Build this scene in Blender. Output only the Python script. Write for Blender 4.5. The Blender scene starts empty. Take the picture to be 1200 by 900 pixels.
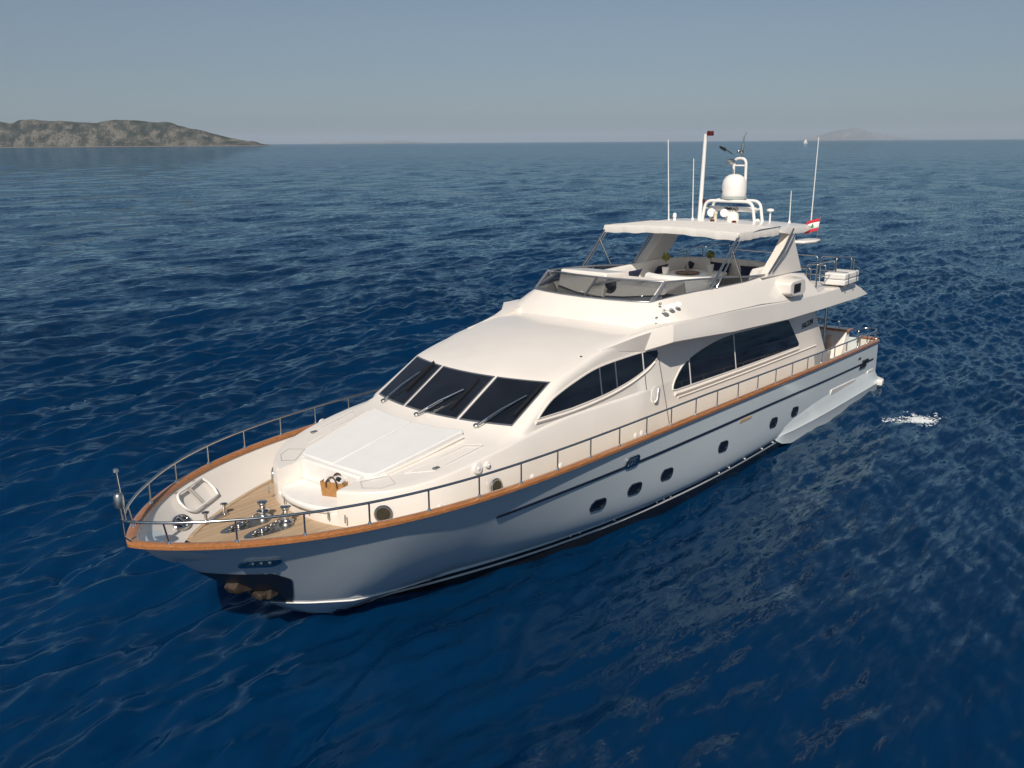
import bpy, bmesh, math, random
import numpy as np
from mathutils import Vector, Matrix
R = math.radians
random.seed(7)
rng = np.random.default_rng(11)
sc = bpy.context.scene
col = sc.collection

# ------------------------------------------------------------------ camera
CAM = Vector((36.46538, 14.45886, 9.70525)); YAW = 0.6906816; PITCH = 0.2580918; ROLL = -0.0066666; FPX = 1073.92
F0 = Vector((-math.cos(YAW), -math.sin(YAW), 0)); R0 = Vector((-math.sin(YAW), math.cos(YAW), 0)); U0 = Vector((0, 0, 1))
Fw = F0 * math.cos(PITCH) - U0 * math.sin(PITCH); Up = U0 * math.cos(PITCH) + F0 * math.sin(PITCH)
Rt = R0 * math.cos(ROLL) + Up * math.sin(ROLL); Up = Up * math.cos(ROLL) - R0 * math.sin(ROLL)
cd = bpy.data.cameras.new('camera'); cam = bpy.data.objects.new('camera', cd); col.objects.link(cam)
cam.matrix_world = Matrix(((Rt.x, Up.x, -Fw.x, CAM.x), (Rt.y, Up.y, -Fw.y, CAM.y), (Rt.z, Up.z, -Fw.z, CAM.z), (0, 0, 0, 1)))
cd.sensor_fit = 'HORIZONTAL'; cd.sensor_width = 36; cd.lens = 36 * FPX / 1200
cd.clip_start = 0.3; cd.clip_end = 90000
sc.camera = cam

# ------------------------------------------------------------------ light
SUN_EL = R(43); SUN_DIR = Vector((0.85, 0.53, 0)).normalized()          # high sun, ahead of the bow
sv = SUN_DIR * math.cos(SUN_EL) + Vector((0, 0, math.sin(SUN_EL)))
sd = bpy.data.lights.new('sun', 'SUN'); so = bpy.data.objects.new('sun', sd); col.objects.link(so)
sd.energy = 3.75; sd.angle = R(0.53); sd.color = (1.0, 0.90, 0.79)
so.rotation_euler = sv.to_track_quat('Z', 'Y').to_euler()
w = bpy.data.worlds.new('World'); sc.world = w; w.use_nodes = True
nt = w.node_tree; nt.nodes.clear()
wo = nt.nodes.new('ShaderNodeOutputWorld'); bg = nt.nodes.new('ShaderNodeBackground')
sky = nt.nodes.new('ShaderNodeTexSky'); sky.sky_type = 'NISHITA'; sky.sun_disc = False
sky.sun_elevation = SUN_EL; sky.sun_rotation = math.atan2(SUN_DIR.x, SUN_DIR.y)
sky.altitude = 0; sky.air_density = 1.0; sky.dust_density = 0.7; sky.ozone_density = 1.0
hs = nt.nodes.new('ShaderNodeHueSaturation'); hs.inputs['Saturation'].default_value = 0.5
nt.links.new(sky.outputs[0], hs.inputs['Color']); tn = nt.nodes.new('ShaderNodeMix'); tn.data_type = 'RGBA'; tn.blend_type = 'MULTIPLY'; tn.inputs[0].default_value = 1; tn.inputs[7].default_value = (.655, .785, .935, 1)
nt.links.new(hs.outputs[0], tn.inputs[6]); nt.links.new(tn.outputs[2], bg.inputs[0]); nt.links.new(bg.outputs[0], wo.inputs[0])
bg.inputs[1].default_value = 0.05
sc.view_settings.view_transform = 'Standard'; sc.view_settings.look = 'None'
sc.view_settings.exposure = 0.24; sc.view_settings.gamma = 1.0; sc.view_settings.use_curve_mapping = False
sc.cycles.volume_bounces = 1 if hasattr(sc.cycles, 'volume_bounces') else 0
sc.cycles.max_bounces = 8; sc.cycles.transparent_max_bounces = 12
sc.cycles.use_denoising = True
sc.cycles.caustics_reflective = False; sc.cycles.caustics_refractive = False
sc.cycles.sample_clamp_indirect = 4.0

# ------------------------------------------------------------------ materials
def nodes(name):
    m = bpy.data.materials.new(name); m.use_nodes = True
    n = m.node_tree; b = n.nodes['Principled BSDF']
    return m, n, b
def ramp(n, stops, src):
    r = n.nodes.new('ShaderNodeValToRGB'); e = r.color_ramp.elements
    while len(e) < len(stops): e.new(0.5)
    for k, (p, c) in enumerate(stops):
        e[k].position = p; e[k].color = (*c, 1)
    n.links.new(src, r.inputs[0]); return r
def noise(n, scale, detail=4, rough=.55, vec=None, stretch=None):
    t = n.nodes.new('ShaderNodeTexNoise'); t.inputs['Scale'].default_value = scale
    t.inputs['Detail'].default_value = detail; t.inputs['Roughness'].default_value = rough
    co = n.nodes.new('ShaderNodeTexCoord'); src = co.outputs['Object'] if vec is None else vec
    if stretch:
        mp = n.nodes.new('ShaderNodeMapping'); mp.inputs['Scale'].default_value = stretch
        n.links.new(src, mp.inputs[0]); src = mp.outputs[0]
    n.links.new(src, t.inputs['Vector']); return t
def simple(name, c, rough=.4, metal=0., var=.05, nscale=3., bump=0., bscale=30., coat=0., spec=.5, stretch=None):
    m, n, b = nodes(name)
    t = noise(n, nscale, stretch=stretch)
    lo = tuple(x * (1 - var) for x in c); hi = tuple(min(1, x * (1 + var)) for x in c)
    r = ramp(n, [(.3, lo), (.7, hi)], t.outputs[0]); n.links.new(r.outputs[0], b.inputs['Base Color'])
    b.inputs['Roughness'].default_value = rough; b.inputs['Metallic'].default_value = metal
    b.inputs['Coat Weight'].default_value = coat; b.inputs['Specular IOR Level'].default_value = spec
    if bump:
        t2 = noise(n, bscale, 3); bp = n.nodes.new('ShaderNodeBump'); bp.inputs['Strength'].default_value = bump
        bp.inputs['Distance'].default_value = .02
        n.links.new(t2.outputs[0], bp.inputs['Height']); n.links.new(bp.outputs[0], b.inputs['Normal'])
    return m
M = {}
M['gel'] = simple('white_gelcoat', (.80, .76, .70), .25, var=.03, nscale=.9, coat=.4, bump=.05, bscale=1.6)
M['gel_deck'] = simple('non_slip_gelcoat', (.78, .75, .70), .5, var=.03, nscale=2, bump=.15, bscale=180)
M['cushion'] = simple('white_vinyl', (.78, .765, .73), .55, var=.03, nscale=4, bump=.12, bscale=25)
M['fabric'] = simple('white_canvas', (.80, .765, .70), .85, var=.04, nscale=5, bump=.25, bscale=9)
M['steel'] = simple('polished_steel', (.62, .62, .60), .16, 1., .08, 4)
M['steel_dull'] = simple('brushed_steel', (.50, .50, .48), .32, 1., .1, 8)
M['alu'] = simple('anodised_frame', (.42, .44, .47), .35, .85, .05, 6)
M['paint'] = simple('white_paint', (.80, .79, .76), .35, var=.03)
M['black'] = simple('black_rubber', (.012, .012, .014), .5, var=.2)
M['navy'] = simple('navy_rub_rail', (.010, .016, .035), .35, var=.2)
M['navy_cloth'] = simple('navy_canvas', (.012, .016, .06), .8, var=.2, nscale=12)
M['beige_cloth'] = simple('beige_linen', (.66, .54, .45), .9, var=.1, nscale=12, bump=.3, bscale=60)
M['grey_mesh'] = simple('grey_mesh', (.28, .29, .31), .7, var=.15, nscale=20)
M['dark_red'] = simple('dark_red_lens', (.10, .008, .008), .25, var=.2)
M['red'] = simple('red_cloth', (.55, .03, .05), .85, var=.08, nscale=6)
M['white_cloth'] = simple('white_cloth', (.78, .77, .76), .85, var=.04, nscale=6)
M['green'] = simple('green_cloth', (.02, .22, .07), .85, var=.1)
M['leaf'] = simple('leaf', (.20, .22, .05), .6, var=.35, nscale=9)
M['bark'] = simple('bark', (.08, .05, .03), .8, var=.3, nscale=20)
M['ceramic'] = simple('white_ceramic', (.78, .77, .75), .3, var=.03)
M['basket'] = simple('tan_leather', (.40, .20, .065), .6, var=.2, nscale=14, bump=.3, bscale=60)
M['tan'] = simple('sunlit_tan', (.55, .38, .24), .5, var=.15, nscale=8)  # colour of warm sunlight on a small patch of hull
M['towel'] = simple('towel', (.70, .69, .66), .9, var=.1, nscale=10, bump=.4, bscale=40)
M['rust'] = simple('rusty_steel', (.045, .032, .024), .75, .3, .55, 7, bump=.4, bscale=14)
M['lens'] = simple('lamp_glass', (.55, .55, .53), .08, .0, .05)
M['brown_glass'] = simple('brown_glass', (.045, .04, .026), .12, var=.2)
M['chain'] = simple('galvanised_chain', (.34, .33, .31), .35, .9, .3, 30)
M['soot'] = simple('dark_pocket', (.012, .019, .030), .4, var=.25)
def canvas():
    m, n, b = nodes('thin_canvas')
    b.inputs['Base Color'].default_value = (.92, .90, .85, 1); b.inputs['Roughness'].default_value = .9
    tl = n.nodes.new('ShaderNodeBsdfTranslucent'); tl.inputs[0].default_value = (.90, .87, .81, 1); mx = n.nodes.new('ShaderNodeMixShader'); mx.inputs[0].default_value = .27
    t = noise(n, 7, 4, .6); bp = n.nodes.new('ShaderNodeBump'); bp.inputs['Strength'].default_value = .35; bp.inputs['Distance'].default_value = .03
    n.links.new(t.outputs[0], bp.inputs['Height']); n.links.new(bp.outputs[0], b.inputs['Normal'])
    n.links.new(b.outputs[0], mx.inputs[1]); n.links.new(tl.outputs[0], mx.inputs[2]); n.links.new(mx.outputs[0], n.nodes['Material Output'].inputs['Surface'])
    return m
M['canvas'] = canvas()
def teak(name, light, dark, pitch, seam=.10, rough=.55, rot=0):
    m, n, b = nodes(name)
    co = n.nodes.new('ShaderNodeTexCoord'); mp = n.nodes.new('ShaderNodeMapping')
    mp.inputs['Rotation'].default_value = (0, 0, rot)
    n.links.new(co.outputs['Object'], mp.inputs[0])
    sp = n.nodes.new('ShaderNodeSeparateXYZ'); n.links.new(mp.outputs[0], sp.inputs[0])
    a = n.nodes.new('ShaderNodeMath'); a.operation = 'DIVIDE'; n.links.new(sp.outputs[1], a.inputs[0]); a.inputs[1].default_value = pitch
    fl = n.nodes.new('ShaderNodeMath'); fl.operation = 'FLOOR'; n.links.new(a.outputs[0], fl.inputs[0])
    fr = n.nodes.new('ShaderNodeMath'); fr.operation = 'FRACT'; n.links.new(a.outputs[0], fr.inputs[0])
    lt = n.nodes.new('ShaderNodeMath'); lt.operation = 'LESS_THAN'; n.links.new(fr.outputs[0], lt.inputs[0]); lt.inputs[1].default_value = seam
    wn = n.nodes.new('ShaderNodeTexWhiteNoise'); wn.noise_dimensions = '1D'; n.links.new(fl.outputs[0], wn.inputs['W'])
    g = noise(n, 6, 6, .65, mp.outputs[0], (1.2, 26, 26))
    ad = n.nodes.new('ShaderNodeMath'); ad.operation = 'MULTIPLY_ADD'; n.links.new(wn.outputs[0], ad.inputs[0]); ad.inputs[1].default_value = .45
    n.links.new(g.outputs[0], ad.inputs[2])
    r = ramp(n, [(.3, dark), (.95, light)], ad.outputs[0])
    mx = n.nodes.new('ShaderNodeMix'); mx.data_type = 'RGBA'; n.links.new(lt.outputs[0], mx.inputs[0])
    n.links.new(r.outputs[0], mx.inputs[6]); mx.inputs[7].default_value = (dark[0] * .45, dark[1] * .42, dark[2] * .4, 1)
    n.links.new(mx.outputs[2], b.inputs['Base Color']); b.inputs['Roughness'].default_value = rough
    return m
M['teak'] = teak('weathered_teak', (.52, .385, .25), (.36, .25, .155), .065)
M['varnish'] = simple('varnished_teak', (.37, .155, .055), .22, var=.3, nscale=7, coat=.6, stretch=(.5, 6, 6))
M['tray'] = simple('wooden_tray', (.20, .10, .045), .4, var=.2, nscale=12)
def dark_glass():
    m, n, b = nodes('tinted_glass')
    t = noise(n, .8, 2)
    r = ramp(n, [(.3, (.006, .008, .012)), (.75, (.016, .020, .030))], t.outputs[0]); n.links.new(r.outputs[0], b.inputs['Base Color'])
    b.inputs['Roughness'].default_value = .04; b.inputs['Specular IOR Level'].default_value = .8
    return m
M['glass'] = dark_glass()
def clear_glass():
    m = bpy.data.materials.new('smoked_acrylic'); m.use_nodes = True; n = m.node_tree; n.nodes.clear()
    o = n.nodes.new('ShaderNodeOutputMaterial'); mx = n.nodes.new('ShaderNodeMixShader')
    tr = n.nodes.new('ShaderNodeBsdfTransparent'); gl = n.nodes.new('ShaderNodeBsdfGlossy'); fr = n.nodes.new('ShaderNodeFresnel')
    tr.inputs[0].default_value = (.52, .535, .55, 1); gl.inputs['Roughness'].default_value = .03; fr.inputs[0].default_value = 1.45
    ge = n.nodes.new('ShaderNodeNewGeometry'); sb_ = n.nodes.new('ShaderNodeMath'); sb_.operation = 'SUBTRACT'; sb_.inputs[0].default_value = 1; n.links.new(ge.outputs['Backfacing'], sb_.inputs[1])
    mu = n.nodes.new('ShaderNodeMath'); mu.operation = 'MULTIPLY'; n.links.new(sb_.outputs[0], mu.inputs[0]); n.links.new(fr.outputs[0], mu.inputs[1])
    n.links.new(mu.outputs[0], mx.inputs[0]); n.links.new(tr.outputs[0], mx.inputs[1]); n.links.new(gl.outputs[0], mx.inputs[2]); n.links.new(mx.outputs[0], o.inputs[0])
    return m
M['acrylic'] = clear_glass()
def hull_paint():
    m, n, b = nodes('hull_paint')
    co = n.nodes.new('ShaderNodeTexCoord'); sp = n.nodes.new('ShaderNodeSeparateXYZ'); n.links.new(co.outputs['Object'], sp.inputs[0])
    r = n.nodes.new('ShaderNodeValToRGB'); r.color_ramp.interpolation = 'CONSTANT'
    mr = n.nodes.new('ShaderNodeMapRange'); mr.inputs['From Min'].default_value = 0; mr.inputs['From Max'].default_value = 1
    k1 = n.nodes.new('ShaderNodeMath'); k1.operation = 'SUBTRACT'; n.links.new(sp.outputs[0], k1.inputs[0]); k1.inputs[1].default_value = 15.5
    k2 = n.nodes.new('ShaderNodeMath'); k2.operation = 'MAXIMUM'; n.links.new(k1.outputs[0], k2.inputs[0]); k2.inputs[1].default_value = 0
    k3 = n.nodes.new('ShaderNodeMath'); k3.operation = 'MULTIPLY_ADD'; n.links.new(k2.outputs[0], k3.inputs[0]); k3.inputs[1].default_value = .011; n.links.new(sp.outputs[2], k3.inputs[2])
    n.links.new(k3.outputs[0], mr.inputs[0]); n.links.new(mr.outputs[0], r.inputs[0])
    blk = (.008, .009, .012, 1)
    e = r.color_ramp.elements; e[0].position = 0; e[0].color = blk
    e[1].position = .22; e[1].color = (.70, .71, .71, 1)
    x = e.new(.275); x.color = blk
    x = e.new(.36); x.color = (.70, .78, .80, 1)
    t = noise(n, 1.3, 5, .6, None, (.35, 1, 1)); rr = ramp(n, [(.3, (.93, .94, .94)), (.75, (1, 1, 1))], t.outputs[0])
    mx = n.nodes.new('ShaderNodeMix'); mx.data_type = 'RGBA'; mx.blend_type = 'MULTIPLY'; mx.inputs[0].default_value = 1
    n.links.new(r.outputs[0], mx.inputs[6]); n.links.new(rr.outputs[0], mx.inputs[7])
    n.links.new(mx.outputs[2], b.inputs['Base Color'])
    b.inputs['Roughness'].default_value = .22; b.inputs['Coat Weight'].default_value = .4; b.inputs['Coat Roughness'].default_value = .06
    return m
M['hull'] = hull_paint()
M['hull_white'] = simple('hull_white', (.71, .78, .80), .22, var=.03, nscale=1.2, coat=.4)

# ------------------------------------------------------------------ mesh helpers
class MB:
    def __init__(s): s.v = []; s.f = []
    def add(s, vs, fs):
        o = len(s.v); s.v += [tuple(x) for x in vs]; s.f += [tuple(i + o for i in f) for f in fs]; return s
    def box(s, c, d, rz=0, rot=None):
        x, y, z = d[0] / 2, d[1] / 2, d[2] / 2
        q = [Vector(p) for p in ((-x, -y, -z), (x, -y, -z), (x, y, -z), (-x, y, -z), (-x, -y, z), (x, -y, z), (x, y, z), (-x, y, z))]
        m = rot if rot is not None else Matrix.Rotation(rz, 3, 'Z')
        return s.add([m @ p + Vector(c) for p in q], [(3, 2, 1, 0), (4, 5, 6, 7), (0, 1, 5, 4), (1, 2, 6, 5), (2, 3, 7, 6), (3, 0, 4, 7)])
    def loft(s, rings, close=True, cap0=True, cap1=True):
        n = len(rings[0]); vs = [p for r in rings for p in r]; fs = []
        m = n if close else n - 1
        for i in range(len(rings) - 1):
            for j in range(m):
                k = (j + 1) % n
                fs.append((i * n + j, i * n + k, (i + 1) * n + k, (i + 1) * n + j))
        if cap0: fs.append(tuple(reversed(range(n))))
        if cap1: fs.append(tuple((len(rings) - 1) * n + j for j in range(n)))
        return s.add(vs, fs)
    def tube(s, pts, r, n=10, closed=False, caps=True):
        P = [Vector(p) for p in pts]; rings = []; N = len(P)
        rr = r if isinstance(r, (list, tuple)) else [r] * N
        ref = None
        for i, p in enumerate(P):
            a = P[(i - 1) % N] if (closed or i > 0) else P[i]; b = P[(i + 1) % N] if (closed or i < N - 1) else P[i]
            t = (b - a).normalized()
            if ref is None: ref = Vector((0, 0, 1)) if abs(t.z) < .9 else Vector((1, 0, 0))
            u = (ref - t * ref.dot(t)).normalized(); v = t.cross(u); ref = u
            rings.append([p + (u * math.cos(2 * math.pi * k / n) + v * math.sin(2 * math.pi * k / n)) * rr[i] for k in range(n)])
        if closed: rings.append(rings[0])
        return s.loft(rings, True, caps and not closed, caps and not closed)
    def lathe(s, c, prof, n=24, axis=(0, 0, 1)):
        q = Vector((0, 0, 1)).rotation_difference(Vector(axis)); c = Vector(c)
        rings = [[c + q @ Vector((r * math.cos(2 * math.pi * k / n), r * math.sin(2 * math.pi * k / n), z)) for k in range(n)] for r, z in prof]
        return s.loft(rings, True, True, True)
    def prism(s, lo, hi):
        n = len(lo); fs = [tuple(reversed(range(n))), tuple(range(n, 2 * n))]
        fs += [(i, (i + 1) % n, n + (i + 1) % n, n + i) for i in range(n)]
        return s.add(list(lo) + list(hi), fs)
    def grid(s, g):
        a, b = len(g), len(g[0])
        return s.add([p for r in g for p in r], [(i * b + j, i * b + j + 1, (i + 1) * b + j + 1, (i + 1) * b + j) for i in range(a - 1) for j in range(b - 1)])
    def mirror(s):
        n = len(s.v); s.v += [(x, -y, z) for x, y, z in s.v]; s.f += [tuple(i + n for i in reversed(f)) for f in s.f]; return s
    def build(s, name, mat, parent=None, smooth=35, bevel=0, seg=2, weld=0, fixn=True, loc=None):
        me = bpy.data.meshes.new(name); me.from_pydata(s.v, [], s.f)
        bm = bmesh.new(); bm.from_mesh(me)
        if weld: bmesh.ops.remove_doubles(bm, verts=bm.verts, dist=weld)
        if fixn: bmesh.ops.recalc_face_normals(bm, faces=bm.faces)
        bm.to_mesh(me); bm.free()
        if mat: me.materials.append(mat)
        if smooth:
            me.shade_smooth(); me.set_sharp_from_angle(angle=R(smooth))
        o = bpy.data.objects.new(name, me); col.objects.link(o)
        if loc is not None: o.location = loc
        if parent is not None:
            o.parent = parent
            if loc is None:
                o.matrix_parent_inverse = WM[parent.name].inverted() if parent.name in WM else Matrix.Identity(4)
        if bevel:
            bv = o.modifiers.new('bevel', 'BEVEL'); bv.width = bevel; bv.segments = seg; bv.limit_method = 'ANGLE'; bv.angle_limit = R(40)
        return o
WM = {}
def empty(name, loc, label, cat, group=None, rz=0):
    o = bpy.data.objects.new(name, None); col.objects.link(o); o.location = loc; o.rotation_euler = (0, 0, rz)
    o.empty_display_size = .3
    WM[o.name] = Matrix.Translation(Vector(loc)) @ Matrix.Rotation(rz, 4, 'Z')
    tag(o, label, cat, group); return o
def tag(o, label=None, cat=None, group=None, kind=None):
    if label: o['label'] = label
    if cat: o['category'] = cat
    if group: o['group'] = group
    if kind: o['kind'] = kind
    return o
def lerp(tab, x):
    xs = [t[0] for t in tab]; return float(np.interp(x, xs, [t[1] for t in tab]))
def spline(pts, n=6, closed=False):
    P = [Vector(p) for p in pts]; N = len(P); out = []
    g = (lambda i: P[i % N]) if closed else (lambda i: P[max(0, min(N - 1, i))])
    for i in range(N if closed else N - 1):
        a, b, c, d = g(i - 1), g(i), g(i + 1), g(i + 2)
        for k in range(n):
            t = k / n
            out.append(.5 * (2 * b + (c - a) * t + (2 * a - 5 * b + 4 * c - d) * t * t + (3 * b - a - 3 * c + d) * t ** 3))
    if not closed: out.append(P[-1])
    return out

# ------------------------------------------------------------------ sea
def axis(lo, hi, step, far, rlo, rhi):
    a = list(np.arange(lo, hi + step / 2, step)); d = step
    while a[-1] < far: d *= rhi; a.append(a[-1] + d)
    b = [a[0]]; d = step
    while b[-1] > -far: d *= rlo; b.append(b[-1] - d)
    return np.array(b[:0:-1] + a)
def sea():
    X = axis(-28, 36, .09, 30000, 1.0135, 1.07); Y = axis(-24, 16, .09, 30000, 1.013, 1.07)
    dx = np.gradient(X); dy = np.gradient(Y)
    xx, yy = np.meshgrid(X, Y, indexing='ij'); sp = np.maximum(dx[:, None], dy[None, :])
    z = np.zeros_like(xx); near = 700.0
    i0, i1 = np.searchsorted(X, [9 - near, 9 + near]); j0, j1 = np.searchsorted(Y, [-2 - near, -2 + near])
    sx, sy, ss = xx[i0:i1, j0:j1].astype(np.float32), yy[i0:i1, j0:j1].astype(np.float32), sp[i0:i1, j0:j1].astype(np.float32)
    zz = np.zeros_like(sx)
    # slowly wandering phase keeps crests short and broken
    wx = 1.3 * np.sin(sx * .17 + 1.1) + .9 * np.sin(sy * .23 + .4 + sx * .09); wy = 1.2 * np.sin(sy * .15 + 2.) + .8 * np.sin(sx * .21 + sy * .06)
    for k in range(80):
        lam = .38 * (5.5 / .38) ** rng.random(); th = R(97) + rng.normal(0, .42)
        a = .0112 * lam ** .62 * (0.6 + .8 * rng.random()) * (.75 if lam > 3 else 1)
        kk = 2 * math.pi / lam
        ph = kk * ((sx + wx * .35) * math.cos(th) + (sy + wy * .35) * math.sin(th)) + rng.random() * 6.283
        fade = np.clip((lam / ss - 3.) / 4., 0, 1)
        s_ = np.sin(ph); zz += (a * fade) * (s_ + .28 * np.cos(2 * ph) * (lam > 1))
    for k in range(18):
        lam = 6 * (30 / 6) ** rng.random(); th = R(97) + rng.normal(0, .5); kk = 2 * math.pi / lam; a = .020 / kk
        fade = np.clip((lam / ss - 2.6) / 3., 0, 1)
        zz += a * fade * np.sin(kk * ((sx + wx) * math.cos(th) + (sy + wy) * math.sin(th)) + rng.random() * 6.283)
    # calmer lee water along the port side of the hull
    lee = np.exp(-((sx - 12) / 13) ** 4) * np.exp(-((sy - 8) / 6) ** 4)
    zz *= 1 - .6 * lee
    edge = np.minimum(np.minimum(sx - sx.min(), sx.max() - sx), np.minimum(sy - sy.min(), sy.max() - sy))
    zz *= np.clip(edge / 150, 0, 1)
    z[i0:i1, j0:j1] = zz
    global SEA
    SEA = (X[i0:i1], Y[j0:j1], zz)
    nx, ny = xx.shape
    co = np.stack([xx, yy, z], -1).reshape(-1, 3).astype(np.float32)
    idx = np.arange(nx * ny).reshape(nx, ny)
    q = np.stack([idx[:-1, :-1], idx[1:, :-1], idx[1:, 1:], idx[:-1, 1:]], -1).reshape(-1, 4)
    me = bpy.data.meshes.new('sea'); me.vertices.add(len(co)); me.vertices.foreach_set('co', co.ravel())
    me.loops.add(q.size); me.loops.foreach_set('vertex_index', q.ravel().astype(np.int32))
    me.polygons.add(len(q)); me.polygons.foreach_set('loop_start', np.arange(0, q.size, 4, dtype=np.int32))
    me.update(calc_edges=True); me.shade_smooth()
    m, n, b = nodes('sea_water')
    co_ = n.nodes.new('ShaderNodeTexCoord').outputs['Object']
    t = noise(n, .05, 4, .55, co_); r = ramp(n, [(.3, (.0002, .0160, .054)), (.75, (.0004, .0240, .078))], t.outputs[0])
    geo = n.nodes.new('ShaderNodeNewGeometry'); prev = geo.outputs['Normal']
    for scl, det, amp, st in ((.14, 9, 1.05, (.5, 1.3, 1)), (3.4, 5, .78, (.36, 1.45, 1))):
        t = noise(n, scl, det, .84 if det > 6 else .62, co_, st); t.inputs['Distortion'].default_value = .5
        a = n.nodes.new('ShaderNodeVectorMath'); a.operation = 'SUBTRACT'; n.links.new(t.outputs['Color'], a.inputs[0]); a.inputs[1].default_value = (.5, .5, .5)
        b2 = n.nodes.new('ShaderNodeVectorMath'); b2.operation = 'MULTIPLY'; n.links.new(a.outputs[0], b2.inputs[0]); b2.inputs[1].default_value = (amp * .8, amp * 1.2, 0)
        c = n.nodes.new('ShaderNodeVectorMath'); c.operation = 'ADD'; n.links.new(prev, c.inputs[0]); n.links.new(b2.outputs[0], c.inputs[1]); prev = c.outputs[0]
    nm = n.nodes.new('ShaderNodeVectorMath'); nm.operation = 'NORMALIZE'; n.links.new(prev, nm.inputs[0])
    # wave facets hide each other at grazing angles, so the reflectance of a rough sea saturates
    df = n.nodes.new('ShaderNodeSubsurfaceScattering'); df.falloff = 'BURLEY'; df.inputs['Scale'].default_value = 1.0; df.inputs['Radius'].default_value = (.4, 1.3, 2.2)
    gl = n.nodes.new('ShaderNodeBsdfGlossy'); fr = n.nodes.new('ShaderNodeFresnel'); mx = n.nodes.new('ShaderNodeMixShader')
    fr.inputs['IOR'].default_value = 1.333; gl.inputs['Roughness'].default_value = .04; gl.inputs['Color'].default_value = (.74, .94, 1, 1)
    n.links.new(r.outputs[0], df.inputs['Color']); n.links.new(nm.outputs[0], gl.inputs['Normal']); n.links.new(nm.outputs[0], fr.inputs['Normal'])
    CAPF = 3.0
    m1 = n.nodes.new('ShaderNodeMath'); m1.operation = 'ADD'; n.links.new(fr.outputs[0], m1.inputs[0]); m1.inputs[1].default_value = CAPF
    m2 = n.nodes.new('ShaderNodeMath'); m2.operation = 'DIVIDE'; n.links.new(fr.outputs[0], m2.inputs[0]); n.links.new(m1.outputs[0], m2.inputs[1])
    m3 = n.nodes.new('ShaderNodeMath'); m3.operation = 'MULTIPLY'; n.links.new(m2.outputs[0], m3.inputs[0]); m3.inputs[1].default_value = CAPF
    n.links.new(m3.outputs[0], mx.inputs[0]); n.links.new(df.outputs[0], mx.inputs[1]); n.links.new(gl.outputs[0], mx.inputs[2])
    d2 = n.nodes.new('ShaderNodeBsdfDiffuse'); n.links.new(r.outputs[0], d2.inputs['Color']); n.links.new(nm.outputs[0], d2.inputs['Normal']); dm = n.nodes.new('ShaderNodeMixShader'); dm.inputs[0].default_value = .7
    n.links.new(df.outputs[0], dm.inputs[1]); n.links.new(d2.outputs[0], dm.inputs[2]); n.links.new(dm.outputs[0], mx.inputs[1])
    n.links.new(mx.outputs[0], n.nodes['Material Output'].inputs['Surface']); n.nodes.remove(b)
    me.materials.append(m)
    o = bpy.data.objects.new('sea', me); col.objects.link(o); tag(o, kind='structure')
    o['label'] = 'deep blue open sea with small wind ripples'
sea()
def sea_z(x, y):
    X, Y, Z = SEA; i = int(np.clip(np.searchsorted(X, x) - 1, 0, len(X) - 2)); j = int(np.clip(np.searchsorted(Y, y) - 1, 0, len(Y) - 2))
    u = (x - X[i]) / (X[i + 1] - X[i]); v = (y - Y[j]) / (Y[j + 1] - Y[j])
    return float(Z[i, j] * (1 - u) * (1 - v) + Z[i + 1, j] * u * (1 - v) + Z[i, j + 1] * (1 - u) * v + Z[i + 1, j + 1] * u * v)

# ------------------------------------------------------------------ islands and haze
def island(name, label, D, prof, depth, seedv, horizon_px, mats):
    """prof: list of (bearing offset in metres across the view, height)"""
    nu, nv = 260, 40; g = []
    s = np.linspace(prof[0][0], prof[-1][0], nu)
    h = np.interp(s, [p[0] for p in prof], [p[1] for p in prof])
    rr = np.random.default_rng(seedv)
    ph = rr.random((24, 3)) * 6.28; fr = np.exp(rr.uniform(math.log(2 * math.pi / 500), math.log(2 * math.pi / 28), 24)) * 4500 / D * 1.0
    for i in range(nu):
        row = []
        for j in range(nv + 1):
            v = j / nv * 2 - 1
            f = max(0, 1 - abs(v) ** 1.7) ** .9
            dd = depth * (v + .25 * math.sin(s[i] * .004 * 4500 / D))
            a = 0
            for k in range(24):
                a += math.sin(s[i] * fr[k] * math.cos(ph[k, 0]) + dd * fr[k] * math.sin(ph[k, 0]) + ph[k, 1]) / (fr[k] * D / 4500) ** .8
            z = h[i] * f + a * .13 * D / 4500 * min(1, h[i] * f / (20 * D / 4500)) * (1 - .75 * (abs(v) < .12))
            P = Vector((CAM.x, CAM.y, 0)) + F0 * (D + dd) + R0 * s[i]
            row.append((P.x, P.y, max(z, -.5) if f > 0 else -.8))
        g.append(row)
    m = MB().grid(g); o = m.build(name, mats, None, 60, fixn=False)
    tag(o, label, 'island', kind='structure'); return o
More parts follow.
